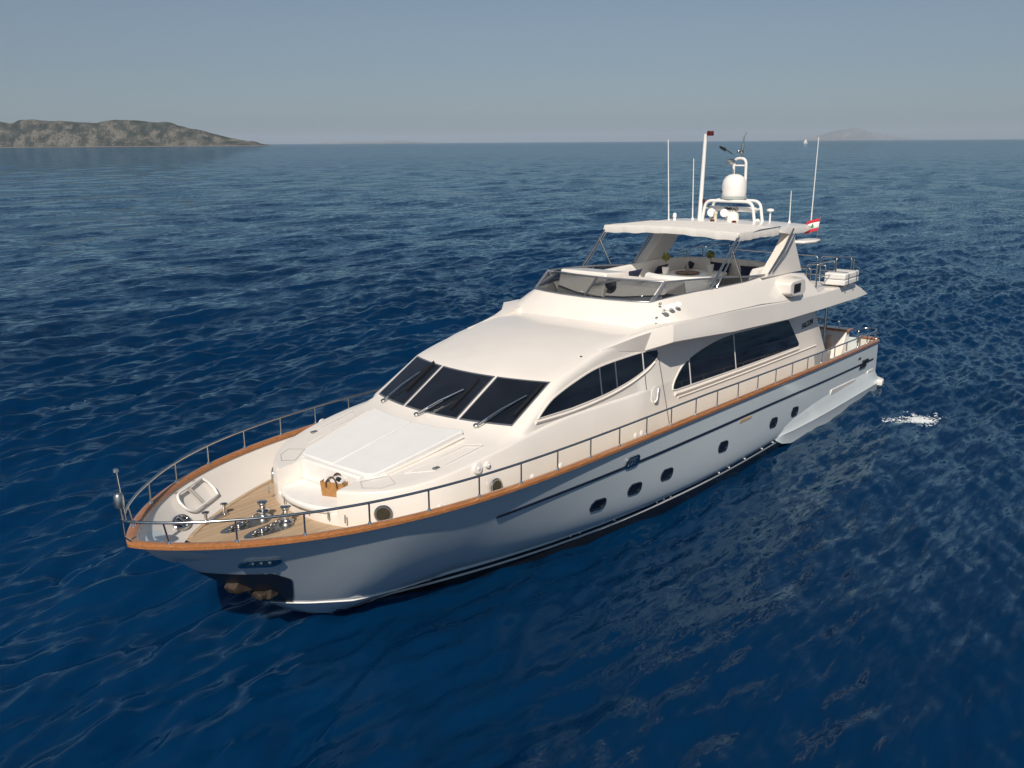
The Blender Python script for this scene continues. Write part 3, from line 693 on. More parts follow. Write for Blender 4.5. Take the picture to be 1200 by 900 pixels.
for side in (1, -1):
    for nm, poly, cuts in (('pilothouse_window', pil, (16.5, 17.78, 18.47)), ('saloon_window', aft, (11.38, 14.15))):
        side_panel('window_backing', poly, M['soot'], .004, .03, side)
        edges = [None] + list(cuts) + [None]
        for k in range(len(edges) - 1):
            a, b = edges[k], edges[k + 1]
            pp = cut_poly(poly, None if a is None else a + .018, None if b is None else b - .018)
            side_panel(nm, pp, M['glass'], .014, .02, side)
            if b is not None:
                zl = [p[1] for p in cut_poly(poly, b - .02, b + .02)]
                side_panel('mullion', [(b - .022, min(zl)), (b + .022, min(zl)), (b + .022, max(zl)), (b - .022, max(zl))], M['paint'] if b < 17 else M['alu'], .02, .03, side)
        ring_panel('window_frame', grow(poly, .05), grow(poly, -.012), M['gel'], .022, .04, side)
    # moulded lips under the windows
    def lip(path, r, name):
        rings = []
        for q in spline(path, 8):
            rings.append([side_pt(q[0], q[1] + b, a, side) for a, b in ((-.02, r), (r * .5, r * .75), (r, .2 * r), (r * .6, -r * .6), (-.02, -r))])
        MB().loft(rings).build(name, M['gel'], house_, 60)
    lip([(21.1, 3.66), (19.8, 3.60), (18.4, 3.63), (17.3, 3.73), (16.42, 3.90), (15.95, 4.06)], .05, 'window_lip')
    lip([(15.05, 3.02), (14.0, 2.98), (11.4, 2.92), (9, 2.87), (6.7, 2.83)], .06, 'window_sill')
    lip([(14.9, 2.90), (14.0, 2.87), (11.4, 2.80), (9, 2.75), (5.2, 2.68)], .035, 'side_moulding')
    # side door
    dr = [(16.42, 2.12), (16.46, 4.36), (15.74, 4.36), (15.44, 2.12)]
    for a, b in ((dr[0], dr[1]), (dr[3], dr[2])):
        MB().tube([side_pt(a[0], a[1], .001, side), side_pt(b[0], b[1], .001, side)], .014, 6).build('door_seam', M['steel_dull'], house_, 40)
    hd = MB().tube([side_pt(15.93, 3.30, .05, side), side_pt(15.98, 3.36, .10, side), side_pt(16.10, 3.10, .10, side), side_pt(16.14, 3.02, .04, side)], .035, 8)
    hd.build('door_handle', M['steel'], house_, 40)
    side_panel('handle_recess', rrect(16.03, 3.2, .20, .46, .06), M['paint'], .012, .03, side)
    # locker panel aft
    side_panel('side_locker', rrect(4.78, 2.12, 1.25, .50, .03, sk=.05), M['grey_mesh'], .012, .03, side)
    # name lettering on the aft pillar is added below
    # round portlights low on the trunk
    for x in (25.12, 22.71):
        y = 0.; z = 2.60
        yy = plan_y(x) / 2.46 * (ys(2.45)) + .06
        for _ in range(1):
            e = .05; dy = (plan_y(x + e) - plan_y(x - e)) / (2 * e); nn = Vector((-dy, 1, .1)).normalized()
        c = Vector((x, yy, 2.63 if x > 24 else 2.68))
        def S_(v): return (v[0], v[1] * side, v[2])
        nm_ = Vector((nn.x, nn.y * side, nn.z))
        MB().lathe(S_(c - nn * .03), [(.10, 0), (.175, 0), (.185, .045), (.165, .065), (.135, .06), (.13, .02)], 28, nm_).build('portlight_rim', M['steel'], house_, 50)
        MB().lathe(S_(c - nn * .02), [(.001, .045), (.132, .04), (.132, 0)], 28, nm_).build('portlight', M['brown_glass'], house_, 50)
    for x in (24.12, 21.47, 20.43, 17.23, 16.94):
        z = deckz(x) + .32; yy = plan_y(x) / 2.46 * ys(z) + .055
        MB().lathe((x, yy * side, z), [(.075, 0), (.075, .012), (.05, .022), (.0, .024)], 16, (0, side, .1)).build('courtesy_light', M['paint'], house_, 40)
    for x, r in ((23.13, .125), (22.84, .07)):
        z = 3.18; yy = plan_y(x) / 2.46 * ys(z) + .04
        MB().lathe((x, yy * side, z), [(r, 0), (r, .03), (r * .85, .05), (r * .3, .055), (r * .28, .075), (0, .08)], 20, (.1, side, .12)).build('deck_speaker', M['paint'], house_, 40)

# windscreen panes: ruled surface between stations
def ws_pt(s, y, off=0.):
    x = 22.05 + (20.65 - 22.05) * s; c = lerp(CURV, x); z = top_z(x, y, 2.2)
    nn = Vector((.47, .1 * y, .88)).normalized()
    return Vector((x - c * y * y, y, z)) + nn * off
for y0_, y1_ in ((-2.12, -.93), (-.80, .80), (.93, 2.12)):
    def patch(a0, a1, s0, s1, o, th):
        n1, n2 = 7, 5
        top = [[tuple(ws_pt(s0 + (s1 - s0) * i / n2, a0 + (a1 - a0) * j / n1, o)) for j in range(n1 + 1)] for i in range(n2 + 1)]
        bot = [[tuple(ws_pt(s0 + (s1 - s0) * i / n2, a0 + (a1 - a0) * j / n1, o - th)) for j in range(n1 + 1)] for i in range(n2 + 1)]
        m = MB().grid(top).grid(bot)
        rim = lambda g_: g_[0] + [r[-1] for r in g_[1:]] + g_[-1][-2::-1] + [r[0] for r in g_[-2:0:-1]]
        return m.loft([rim(top), rim(bot)], True, False, False)
    patch(y0_ - .035, y1_ + .035, .015, .985, .012, .04).build('windscreen_frame', M['alu'], house_, 40, weld=.0005)
    patch(y0_, y1_, .045, .955, .020, .03).build('windscreen', M['glass'], house_, 40, weld=.0005)
# wipers
for base, elbow, tip in (((-1.65, -.06), (-1.29, .68), None), ((-.21, -.10), (.45, .56), None), ((1.45, -.08), (1.97, .60), None)):
    wp = MB(); b0 = ws_pt(base[1], base[0], .06); e0 = ws_pt(elbow[1], elbow[0], .10)
    root = MB().lathe(tuple(ws_pt(base[1], base[0], -.02)), [(.055, 0), (.055, .09), (.03, .11)], 14, (.47, 0, .88)).build('wiper', M['steel_dull'], yacht, 40)
    MB().tube([b0, (b0 + e0) / 2 + Vector((.01, 0, .03)), e0], .022, 8).tube([b0 + Vector((.02, .07, 0)), (b0 + e0) / 2 + Vector((.01, .05, .02)), e0], .012, 6).build('wiper_arm', M['steel'], root, 40)
    q0 = ws_pt(elbow[1] - .40, elbow[0] + .07, .05); q1 = ws_pt(elbow[1] + .30, elbow[0] + .10, .05)
    MB().loft([[q + Vector(d) for d in ((.0, -w2, 0), (.03, 0, .05), (0, w2, 0), (-.02, 0, -.02))] for q, w2 in ((q0, .015), ((q0 + q1) / 2, .035), (q1, .015))]).build('wiper_blade', M['black'], root, 40)

# forward lounge: sunpad, seat, cover
def zt(x): return lerp(TOPC, x)
def pad_outline():
    o = [(24.86, -.98), (24.88, 0), (24.86, .98), (24.80, 1.12), (24.68, 1.18), (23.6, 1.30), (22.42, 1.44), (22.36, 1.40), (22.50, .7), (22.55, 0), (22.50, -.7), (22.36, -1.40), (22.42, -1.44), (23.6, -1.30), (24.68, -1.18), (24.80, -1.12)]
    return o
M['pad'] = simple('pale_vinyl', (.74, .745, .73), .6, var=.02, nscale=3, bump=.1, bscale=20)
for side in (1, -1):
    o = [(24.88, .008), (24.86, .98), (24.80, 1.12), (24.68, 1.18), (23.6, 1.30), (22.42, 1.44), (22.36, 1.40), (22.50, .7), (22.55, .008)]
    MB().prism([(x, y * side, zt(x) - .12) for x, y in o], [(x, y * side, zt(x) + .075) for x, y in o]).build('sunpad', M['pad'], yacht, 40, bevel=.03, seg=3)
# tray lip around the pad
for side in (1, -1):
    MB().tube([(24.55, 1.27 * side, zt(24.5) - .0), (23.6, 1.40 * side, zt(23.6)), (22.5, 1.53 * side, zt(22.5) + .0)], .035, 8).build('pad_coaming', M['gel'], yacht, 50)
st = [(24.9, -.94), (24.9, .94), (25.55, .94), (25.72, .70), (25.82, .3), (25.84, 0), (25.82, -.3), (25.72, -.70), (25.55, -.94)]
MB().prism([(x, y, 2.53) for x, y in st], [(x, y, 2.67 + (25.8 - x) * .03) for x, y in st]).build('seat_cushion', M['cushion'], yacht, 40, bevel=.05, seg=3)
MB().box((24.93, 0, 2.93), (.14, 1.86, .48)).build('seat_backrest', M['cushion'], yacht, 40, bevel=.05, seg=3)
for y in (-1.32, -.55, .25, .8, 1.2):
    xx_ = 25.74 - .06 * y * y * 2; MB().tube([(xx_ + .05, y, 2.62), (xx_ + .08, y + .03, 2.52), (xx_ + .05, y, 2.45)], .016, 6).build('cover_fastener', M['steel_dull'], yacht, 40)
# hatch seams on the trunk shoulders
for side in (1, -1):
    pts = [(25.05, 1.05), (25.22, 1.30), (25.0, 1.62), (24.72, 1.72), (24.55, 1.35), (25.05, 1.05)]
    def tz(x, y):
        h = station(x); best = None
        for p, q in zip(h[4:-1], h[5:]):
            if q.y <= y <= p.y: t = (y - q.y) / max(p.y - q.y, 1e-6); best = q.z + (p.z - q.z) * t
        return best if best else 3.0
    MB().tube([(x, y * side, tz(x, y) + .002) for x, y in pts], .0045, 5).build('hatch_seam', M['steel_dull'], house_, 40)
    pts = [(24.3, 1.55), (22.7, 1.78), (22.5, 2.1), (23.9, 1.98), (24.3, 1.55)]
    MB().tube([(x, y * side, tz(x, y) + .001) for x, y in pts], .006, 5).build('hatch_seam', M['paint'], house_, 40)
    MB().box((23.8, 1.96 * side, tz(23.8, 1.96) + .012), (.16, .09, .03)).build('deck_cleat', M['steel_dull'], house_, 40, bevel=.01)
MB().lathe((18.82, 2.04, 4.68), [(.03, 0), (.03, .03), (0, .035)], 10).build('roof_fitting', M['black'], house_, 40)

# ------------------------------------------------------------------ flybridge
cp = [((5.95, 2.86, 4.66), (6.05, 2.84, 4.74)), ((6.3, 2.86, 4.67), (6.35, 2.68, 5.05)), ((6.7, 2.86, 4.68), (6.62, 2.52, 5.40)), ((7.79, 2.86, 4.73), (7.7, 2.44, 5.52)), ((9.3, 2.86, 4.82), (9.3, 2.38, 5.60)),
      ((10.6, 2.86, 4.93), (10.6, 2.35, 5.55)), ((12.3, 2.87, 5.00), (12.34, 2.32, 5.585)), ((13.6, 2.87, 5.05), (13.57, 2.26, 5.62)), ((14.6, 2.86, 5.09), (14.6, 2.15, 5.61)), ((15.25, 2.80, 5.10), (15.2, 2.07, 5.585)), ((15.8, 2.55, 5.02), (15.45, 1.99, 5.565)),
      ((16.02, 2.15, 4.97), (15.57, 1.86, 5.56)), ((16.2, 1.6, 4.97), (15.68, 1.45, 5.557)), ((16.36, .85, 4.98), (15.79, .8, 5.553)), ((16.42, 0, 4.985), (15.83, 0, 5.55))]
rings = []
allp = cp + [((a[0], -a[1], a[2]), (b[0], -b[1], b[2])) for a, b in reversed(cp[:-1])]
cxy = (10.5, 0)
for b, t in allp:
    b, t = Vector(b), Vector(t); inn = Vector((cxy[0] - t.x, cxy[1] - t.y, 0))
    if t.x < 14.9: inn = Vector((0, -1 if t.y > 0 else 1, 0))
    else:
        f_ = np.clip((t.x - 14.9) / .7, 0, 1); inn = Vector((-f_, (-1 if t.y > 0 else 1) * (1 - f_ if abs(t.y) > 1.9 else 0), 0))
    inn.normalize()
    m1 = b.lerp(t, .5) + Vector((0, 0, .012)); 
    rings.append([b + (b - t) * .3 if b.x > 15.3 else b, b.lerp(t, .25), m1, b.lerp(t, .8), t - inn * .01 + Vector((0, 0, -.02)), t + inn * .02, t + inn * .10, t + inn * .12 + Vector((0, 0, -.03)), t + inn * .14 + Vector((0, 0, -.75))])
fly = MB().loft(rings, close=True).build('flybridge', M['gel'], yacht, 35)
# overhanging fascia down each side
FA = [(15.9, 5.15, 4.66), (14.5, 5.12, 4.55), (12.5, 5.03, 4.38), (11.7, 4.99, 4.34), (8.8, 4.80, 4.17), (6, 4.70, 4.10), (4.6, 4.67, 4.07), (2.7, 4.63, 4.03)]
for side in (1, -1):
    rings = []
    def sec(x, yt, zt_, yb, zb_, yi=2.2):
        return [(x, yi * side, zt_ - .02), (x, (yt - .10) * side, zt_ + .0), (x, (yt - .03) * side, zt_ - .015), (x, yt * side, zt_ - .06), (x, (yb) * side, zb_ + .03), (x, (yb - .04) * side, zb_), (x, yi * side, zb_ + .02)]
    def chk(x, yt, zt_, yb, zb_): return [(x, 2.1 * side, zt_ - .03), (x, (yt - .10) * side, zt_ + .005), (x, (yt - .04) * side, zt_ - .01), (x, yt * side, zt_ - .05), (x - .0, (yb) * side, zb_ + .03), (x, (yb - .03) * side, zb_), (x, 2.1 * side, zb_)]
    s0 = [chk(18.2, 2.24, 4.80, 2.24, 4.74), chk(17.5, 2.29, 4.88, 2.30, 4.60), chk(16.9, 2.38, 4.95, 2.325, 4.50), chk(16.4, 2.53, 5.02, 2.34, 4.42)]
    s2 = [(15.95, 2.15 * side, 5.06), (15.92, 2.76 * side, 5.125), (15.9, 2.84 * side, 5.115), (15.86, 2.86 * side, 5.08), (15.97, 2.93 * side, 4.69), (15.97, 2.90 * side, 4.66), (15.95, 2.15 * side, 4.60)]
    rings = s0 + [s2] + [sec(x, 2.87, a, 2.95, b) for x, a, b in FA[1:]] + [[(1.9, 2.2 * side, 4.3), (1.9, 2.80 * side, 4.34), (1.88, 2.87 * side, 4.33), (1.86, 2.9 * side, 4.30), (1.25, 2.9 * side, 4.05), (1.25, 2.86 * side, 4.02), (1.6, 2.2 * side, 4.04)]]
    MB().loft(rings).build('overhang_fascia', M['gel'], yacht, 24)
# fly deck slab
pts = [(1.65, 4.30), (2.6, 4.56), (6, 4.60), (11, 4.72), (15.5, 4.82)]
rings = [[(x, -2.45, z), (x, 2.45, z), (x, 2.45, z - .2), (x, -2.45, z - .2)] for x, z in pts]
MB().loft(rings).build('fly_deck', M['gel_deck'], yacht, 30)
# screen on the flybridge coaming
TP = [(15.83, 0, 5.555), (15.79, .8, 5.558), (15.68, 1.45, 5.562), (15.55, 1.90, 5.57), (15.44, 1.98, 5.575), (14.6, 2.11, 5.615), (13.57, 2.22, 5.625), (12.34, 2.28, 5.59), (10.6, 2.31, 5.56), (9.35, 2.33, 5.61)]
TT = [(15.18, 0, 6.03), (15.12, .8, 6.03), (14.98, 1.45, 6.03), (14.88, 1.92, 6.025), (14.84, 1.98, 6.02), (14.1, 2.06, 5.985), (13.2, 2.14, 5.93), (12.1, 2.22, 5.85), (10.5, 2.28, 5.70), (9.3, 2.32, 5.63)]
scr = MB()
def strip(ids, side):
    a = [Vector((TP[i][0], TP[i][1] * side, TP[i][2])) for i in ids]; b = [Vector((TT[i][0], TT[i][1] * side, TT[i][2])) for i in ids]
    return [a, b]
pane_root = None
for ids, side in (((0, 1, 2, 3), 1), ((0, 1, 2, 3), -1), ((4, 5, 6, 7), 1), ((4, 5, 6, 7), -1), ((7, 8, 9), 1), ((7, 8, 9), -1)):
    a, b = strip(ids, side); out = []
    rows = [[p.lerp(q, t) for p, q in zip(a, b)] for t in (0.02, .5, .985)]
    n_ = Vector((.6, .6 * side, .4)).normalized() * .008 if ids[0] else Vector((.75, 0, .6)).normalized() * .008
    m = MB().grid([[tuple(p) for p in r] for r in rows])
    o = m.build('fly_windscreen', M['acrylic'], yacht, 50); so_ = o.modifiers.new('th', 'SOLIDIFY'); so_.thickness = .012
fr = MB()
for side in (1, -1):
    T = [Vector((x, y * side, z)) for x, y, z in TT]; B = [Vector((x, y * side, z)) for x, y, z in TP]
    fr.tube(T, .026, 8); fr.tube([p + Vector((0, 0, .0)) for p in B], .022, 8)
    for i, r in ((0, .03), (4, .045), (7, .022)): fr.tube([B[i], T[i]], r, 8)
fr.build('screen_frame', M['alu'], yacht, 50)

# horns, searchlight pod
for x in (15.62, 15.32, 15.02):
    z = 5.40; y = 2.44; hn_ = MB().lathe((x, y, z + .02), [(.035, -.08), (.045, .02), (.03, .05)], 12, (.3, .8, .5))
    hn_.lathe((x + .03, y + .07, z + .07), [(.03, 0), (.075, .03), (.085, .07), (.06, .075)], 14, (.55, .5, .65)); hn_.build('horn', M['paint'], yacht, 50)
MB().lathe((16.02, 2.42, 5.26), [(.03, 0), (.03, .05), (.015, .07)], 8, (.2, .8, .4)).build('nav_fitting', M['steel_dull'], yacht, 50)
MB().lathe((15.48, 2.20, 5.53), [(.035, 0), (.035, .05), (.015, .07)], 8, (.2, .8, .4)).build('nav_fitting', M['steel_dull'], yacht, 50)
for side in (1, -1):
    ol = [(8.95, 5.36), (8.72, 5.44), (7.75, 5.46), (7.55, 5.34), (7.45, 4.98), (7.75, 4.80), (8.6, 4.86), (8.9, 5.0)]
    pod = MB().prism([(x, 2.42 * side, z) for x, z in ol], [(x * .86 + 8.15 * .14, 3.0 * side, z * .9 + .51) for x, z in ol]).build('light_pod', M['gel'], yacht, 40, bevel=.05, seg=3)
    MB().prism([(8.55, 2.995 * side, 5.02), (8.55, 2.995 * side, 5.29), (8.05, 2.995 * side, 5.29), (8.05, 2.995 * side, 5.02)], [(8.55, 3.02 * side, 5.02), (8.55, 3.02 * side, 5.29), (8.05, 3.02 * side, 5.29), (8.05, 3.02 * side, 5.02)]).build('pod_lens', M['black'], pod, 30)

# radar arch: two swept legs and the hardtop beam
for side in (1, -1):
    fr_ = [tuple(p) for p in spline([(9.75, 5.585), (9.3, 5.63), (8.91, 5.92), (8.3, 6.36), (7.75, 6.92)], 5)]
    out = fr_ + [(7.45, 6.92), (7.38, 6.5), (6.75, 5.50)]
    inn = [(x - .12, z) for x, z in fr_] + [(6.75, 6.92), (6.55, 6.4), (6.25, 5.45)]
    if side < 0:
        inn = [(x - .06, z) for x, z in fr_] + [(6.75, 6.92), (6.95, 6.36), (8.2, 5.42)]; out = fr_ + [(6.75, 6.92), (6.95, 6.36), (8.2, 5.42)]
    MB().prism([(x, 2.12 * side, z) for x, z in inn], [(x, (2.47 - .03 * (z - 5.5)) * side, z) for x, z in out]).build('arch_leg', M['gel'], yacht, 30, bevel=.05, seg=3)
prof_ = [(8.75, 6.90), (8.7, 6.97), (8.3, 7.01), (7.2, 7.02), (6.1, 6.97), (5.7, 6.90), (5.65, 6.84), (6.2, 6.80), (8.2, 6.82)]
rings = []
for y, sx_, dz in ((-2.45, .55, -.10), (-2.42, .85, -.02), (-2.3, 1, 0), (-1, 1, .05), (0, 1, .06), (1, 1, .05), (2.3, 1, 0), (2.42, .85, -.02), (2.45, .55, -.10)):
    rings.append([(7.3 + (x - 7.3) * sx_, y, 7.0 + (z - 7.0) * (sx_ ** .5) + dz) for x, z in prof_])
ht = MB().loft(rings).build('hardtop', M['gel'], yacht, 35)
for side in (1, -1):
    ol = [(7.1, 2.2), (6.95, 2.6), (6.5, 2.8), (5.95, 2.74), (5.9, 2.5), (6.3, 2.1)]
    MB().prism([(x, y * side, 6.40) for x, y in ol], [(x, y * side, 6.50) for x, y in ol]).build('hardtop_wing', M['gel'], yacht, 30, bevel=.04)
# bimini canopy
def bz_(x, y): return 7.07 + .09 * math.cos(y / 2.4 * 1.4) - .05 * np.clip((11.4 - x) / 2.5, 0, 1) + .008 * math.sin(9 * y + 3 * x) * math.sin(4 * x)
g1 = [[(x, y, float(bz_(x, y))) for y in np.linspace(-2.36, 2.36, 40)] for x in np.linspace(8.55, 11.35, 24)]
rim = [(11.35, y) for y in np.linspace(-2.36, 2.36, 60)]
def valance(path, out):
    a, b, c = [], [], []
    for i, (x, y) in enumerate(path):
        s_ = i / (len(path) - 1); L_ = .23 + .014 * math.sin(s_ * 9) + .006 * math.sin(s_ * 31)
        wv = (.009 * math.sin(s_ * 31) + .008 * math.sin(s_ * 67 + 1) + .007 * math.sin(s_ * 113)) * (1 if out[0] else .6) + .012
        z = float(bz_(x, y)); a.append((x, y, z)); b.append((x + out[0] * (.03 + wv * .5), y + out[1] * (.03 + wv * .5), z - L_ * .5)); c.append((x + out[0] * wv, y + out[1] * wv, z - L_))
    return [a, b, c]
mb = MB().grid(g1).grid(valance(rim, (1, 0)))
for side in (1, -1): mb.grid(valance([(x, 2.36 * side) for x in np.linspace(11.35, 8.55, 50)], (0, side)))
bim = mb.build('bimini_canopy', M['canvas'], yacht, 70, weld=.001)
st_ = MB()
for side in (1, -1):
    st_.tube([(11.25, 2.33 * side, 7.02), (12.55, 2.33 * side, 5.93), (12.8, 2.30 * side, 5.62)], .035, 8)
    st_.tube([(11.1, 2.36 * side, 6.95), (12.3, 2.38 * side, 5.93), (12.5, 2.32 * side, 5.62)], .022, 8)
    st_.tube([(11.7, 2.33 * side, 6.72), (11.05, 2.33 * side, 5.85), (10.85, 2.30 * side, 5.58)], .022, 8)
    st_.tube([(7.75, 2.52 * side, 6.95), (8.35, 2.53 * side, 6.42), (9.35, 2.47 * side, 5.66)], .03, 8)
    st_.tube([(7.65, 2.55 * side, 6.80), (8.25, 2.56 * side, 6.30), (9.1, 2.50 * side, 5.70)], .02, 8)
    st_.tube([(8.4, 2.34 * side, 7.05), (9.8, 2.35 * side, 7.06), (11.3, 2.34 * side, 6.98)], .025, 8)
st_.tube([(11.3, y, 7.03 + .06 * math.cos(y / 2.4 * 1.4)) for y in np.linspace(-2.3, 2.3, 12)], .025, 8)
st_.build('bimini_frame', M['steel'], yacht, 50)

# mast gear on the hardtop
def bend(pts, r=.12, n=5):
    P = [Vector(p) for p in pts]; out = [P[0]]
    for a, b, c in zip(P, P[1:], P[2:]):
        d1 = (a - b).normalized(); d2 = (c - b).normalized(); k = min(r, (a - b).length * .5, (c - b).length * .5)
        p0, p1 = b + d1 * k, b + d2 * k
        for i in range(n + 1):
            t = i / n; out.append(p0 * (1 - t) ** 2 + b * 2 * t * (1 - t) + p1 * t * t)
    return out + [P[-1]]
fr = MB()
for x in (7.35, 6.75):
    fr.tube(bend([(x, -.98, 7.0), (x, -.86, 7.72), (x, .86, 7.72), (x, .98, 7.0)], .25), .052, 10)
for y in (-.88, -.3, .3, .88): fr.tube([(7.35, y, 7.70 if abs(y) < .6 else 7.45), (6.75, y, 7.70 if abs(y) < .6 else 7.45)], .035, 8)
fr.build('radar_frame', M['paint'], yacht, 50)
fr = MB().tube(bend([(6.70, -.22, 7.72), (6.70, -.20, 9.12), (6.70, .24, 9.12), (6.70, .26, 7.72)], .2), .048, 10).tube([(6.70, -.2, 8.88), (6.70, .24, 8.88)], .03, 8).tube([(6.70, .25, 8.3), (6.9, .1, 8.2)], .025, 6)
fr.build('mast_hoop', M['paint'], yacht, 50)
md = MB().tube([(6.70, .08, 9.15), (6.70, .09, 9.62), (6.68, .12, 9.86)], [.03, .028, .02], 8).lathe((6.70, .06, 9.28), [(.03, 0), (.06, .03), (.06, .12), (.03, .14)], 12)
md.lathe((6.70, .09, 9.46), [(.03, 0), (.055, .02), (.05, .12), (.02, .13)], 12).tube([(6.66, .12, 9.86), (6.66, .04, 9.97)], .01, 5).tube([(6.66, .12, 9.86), (6.66, .20, 9.97)], .01, 5).tube([(6.66, .12, 9.86), (6.66, .12, 10.0)], .012, 5)
md.tube([(6.7, .08, 9.42), (6.7, -.05, 9.36)], .02, 6).lathe((6.7, -.06, 9.28), [(.03, 0), (.045, .02), (.045, .1), (.02, .12)], 10)
md.build('light_mast', M['steel_dull'], yacht, 50)
MB().tube([(6.75, -.25, 9.26), (6.8, -.5, 9.42)], .015, 6).loft([[(6.8 + a, -.48 - .02, 9.40 + b) for a, b in ((-.03, -.05), (.03, -.05), (.03, .06), (-.03, .06))], [(6.8 + a, -.72, 9.50 + b) for a, b in ((-.02, -.04), (.02, -.04), (.02, .04), (-.02, .04))]]).build('wind_vane', M['black'], yacht, 40)
MB().lathe((7.15, -.10, 8.94), [(.10, 0), (.16, .05), (.16, .12), (.10, .16)], 16).lathe((7.3, -.12, 9.0), [(.08, 0), (.085, .02), (.02, .03)], 14, (1, .2, 0)).build('floodlight', M['steel_dull'], yacht, 40)
dome = MB().lathe((7.0, 0, 7.78), [(.30, -.06), (.37, 0), (.405, .10), (.415, .2), (.415, .42), (.40, .54), (.36, .65), (.29, .74), (.19, .80), (.09, .825), (0, .83)], 32).build('satellite_dome', M['paint'], yacht, 60)
MB().lathe((7.0, 0, 7.76), [(.28, 0), (.43, .02), (.43, .11), (.40, .13)], 32).build('dome_base', simple('grey_base', (.38, .42, .40), .5), dome, 40)
rb = MB().box((7.05, 0, 7.44), (.16, 1.75, .16)).build('radar_scanner', M['paint'], yacht, 40, bevel=.04)
MB().lathe((7.05, 0, 7.03), [(.22, 0), (.24, .05), (.22, .28), (.13, .33)], 20).build('radar_pedestal', M['paint'], rb, 40)
for y, r in ((-.66, .20), ):
    MB().lathe((7.3, y, 7.30), [(.05, -.12), (r * .72, 0), (r * .72, .05), (r * .6, .06), (r * .2, .03), (0, .03)], 22, (.8, .5, .25)).build('floodlight', M['paint'], yacht, 40)
MB().lathe((7.45, -.1, 7.32), [(.07, -.14), (.12, -.04), (.14, .02), (.10, .05), (0, .06)], 20, (.8, .5, .25)).build('loudhailer', M['paint'], yacht, 40)
MB().lathe((7.4, -.45, 7.04), [(.06, 0), (.06, .22), (.08, .24), (.07, .32), (0, .34)], 14).build('searchlight', simple('cream_paint', (.62, .56, .44), .45), yacht, 40)
def whip(name, a, b, r0=.026, r1=.012):
    m = MB().tube([a, Vector(a).lerp(Vector(b), .2), Vector(a).lerp(Vector(b), .22), b], [r0, r0, r1 + .004, r1], 8)
    return m.lathe(a, [(.05, -.06), (.05, .06), (.03, .12)], 10).build(name, M['paint'], yacht, 40)
whip('whip_antenna', (7.6, -2.15, 6.93), (7.75, -2.2, 9.76), .024, .016)
whip('whip_antenna', (7.4, -1.32, 7.00), (7.5, -1.32, 9.12), .022, .013)
whip('whip_antenna', (5.95, 2.35, 6.72), (6.0, 2.42, 9.80), .022, .013)
whip('whip_antenna', (6.0, 1.62, 6.93), (6.02, 1.62, 8.05), .02, .012)
pole = MB().tube([(7.35, -1.08, 6.95), (7.35, -.99, 9.93)], [.075, .06], 12).build('mast_pole', M['paint'], yacht, 40)
MB().box((7.37, -.80, 9.95), (.16, .20, .16)).build('pole_lamp', M['dark_red'], pole, 30, bevel=.03)
MB().lathe((7.3, -1.0, 7.62), [(.06, 0), (.07, .02), (.07, .12), (.04, .14)], 12).build('side_lamp', M['dark_red'], yacht, 40)
MB().lathe((6.2, 1.0, 6.98), [(.03, 0), (.03, .40), (.10, .36), (.13, .40), (.10, .45), (0, .47)], 16).build('gps_antenna', M['paint'], yacht, 40)
MB().lathe((6.6, .72, 7.02), [(.2, 0), (.2, .03), (.15, .07), (0, .1)], 18).build('vent_cowl', M['paint'], yacht, 40)
MB().lathe((7.9, -1.75, 7.03), [(.05, 0), (.05, .10), (.07, .12), (.06, .24), (.03, .26)], 12).build('gps_antenna', M['paint'], yacht, 40)
for y in (-.3, .5): MB().lathe((7.9, y, 7.05), [(.08, 0), (.08, .05), (.05, .08)], 12).build('side_lamp', M['dark_red'], yacht, 40)

# ------------------------------------------------------------------ lettering
def text(body, name, size, origin, xdir, ydir, mat, parent, shear=0., bold=.0):
    cu = bpy.data.curves.new(name, 'FONT'); cu.body = body; cu.size = size; cu.align_x = 'CENTER'; cu.align_y = 'CENTER'
    cu.extrude = .004; cu.shear = shear; cu.offset = bold
    o = bpy.data.objects.new(name, cu); col.objects.link(o)
    dg = bpy.context.evaluated_depsgraph_get(); me = bpy.data.meshes.new_from_object(o.evaluated_get(dg)); bpy.data.objects.remove(o)
    x_, y_ = Vector(xdir).normalized(), Vector(ydir).normalized(); z_ = x_.cross(y_).normalized(); y_ = z_.cross(x_)
    me.transform(Matrix(((x_.x, y_.x, z_.x, origin[0]), (x_.y, y_.y, z_.y, origin[1]), (x_.z, y_.z, z_.z, origin[2]), (0, 0, 0, 1))))
    me.materials.clear(); me.materials.append(mat)
    ob = bpy.data.objects.new(name, me); col.objects.link(ob); ob.parent = parent; ob.matrix_parent_inverse = WM[parent.name].inverted() if parent.name in WM else Matrix.Identity(4)
    return ob
text('FALCON', 'lettering', .25, side_pt(5.85, 3.53, .008), (-1, 0, .06), (0, -.14, 1), M['black'], house_, .35, .006)
text('SIMRAD', 'lettering', .15, (7.137, 0, 7.44), (0, 1, 0), (0, 0, 1), M['black'], rb, 0, .004)
dn = Vector((.62, -.78, 0)).normalized()
text('intellian', 'lettering', .09, (7.0 + dn.x * .424, dn.y * .424, 8.02), (-dn.y, dn.x, 0), (0, 0, 1), M['black'], dome)

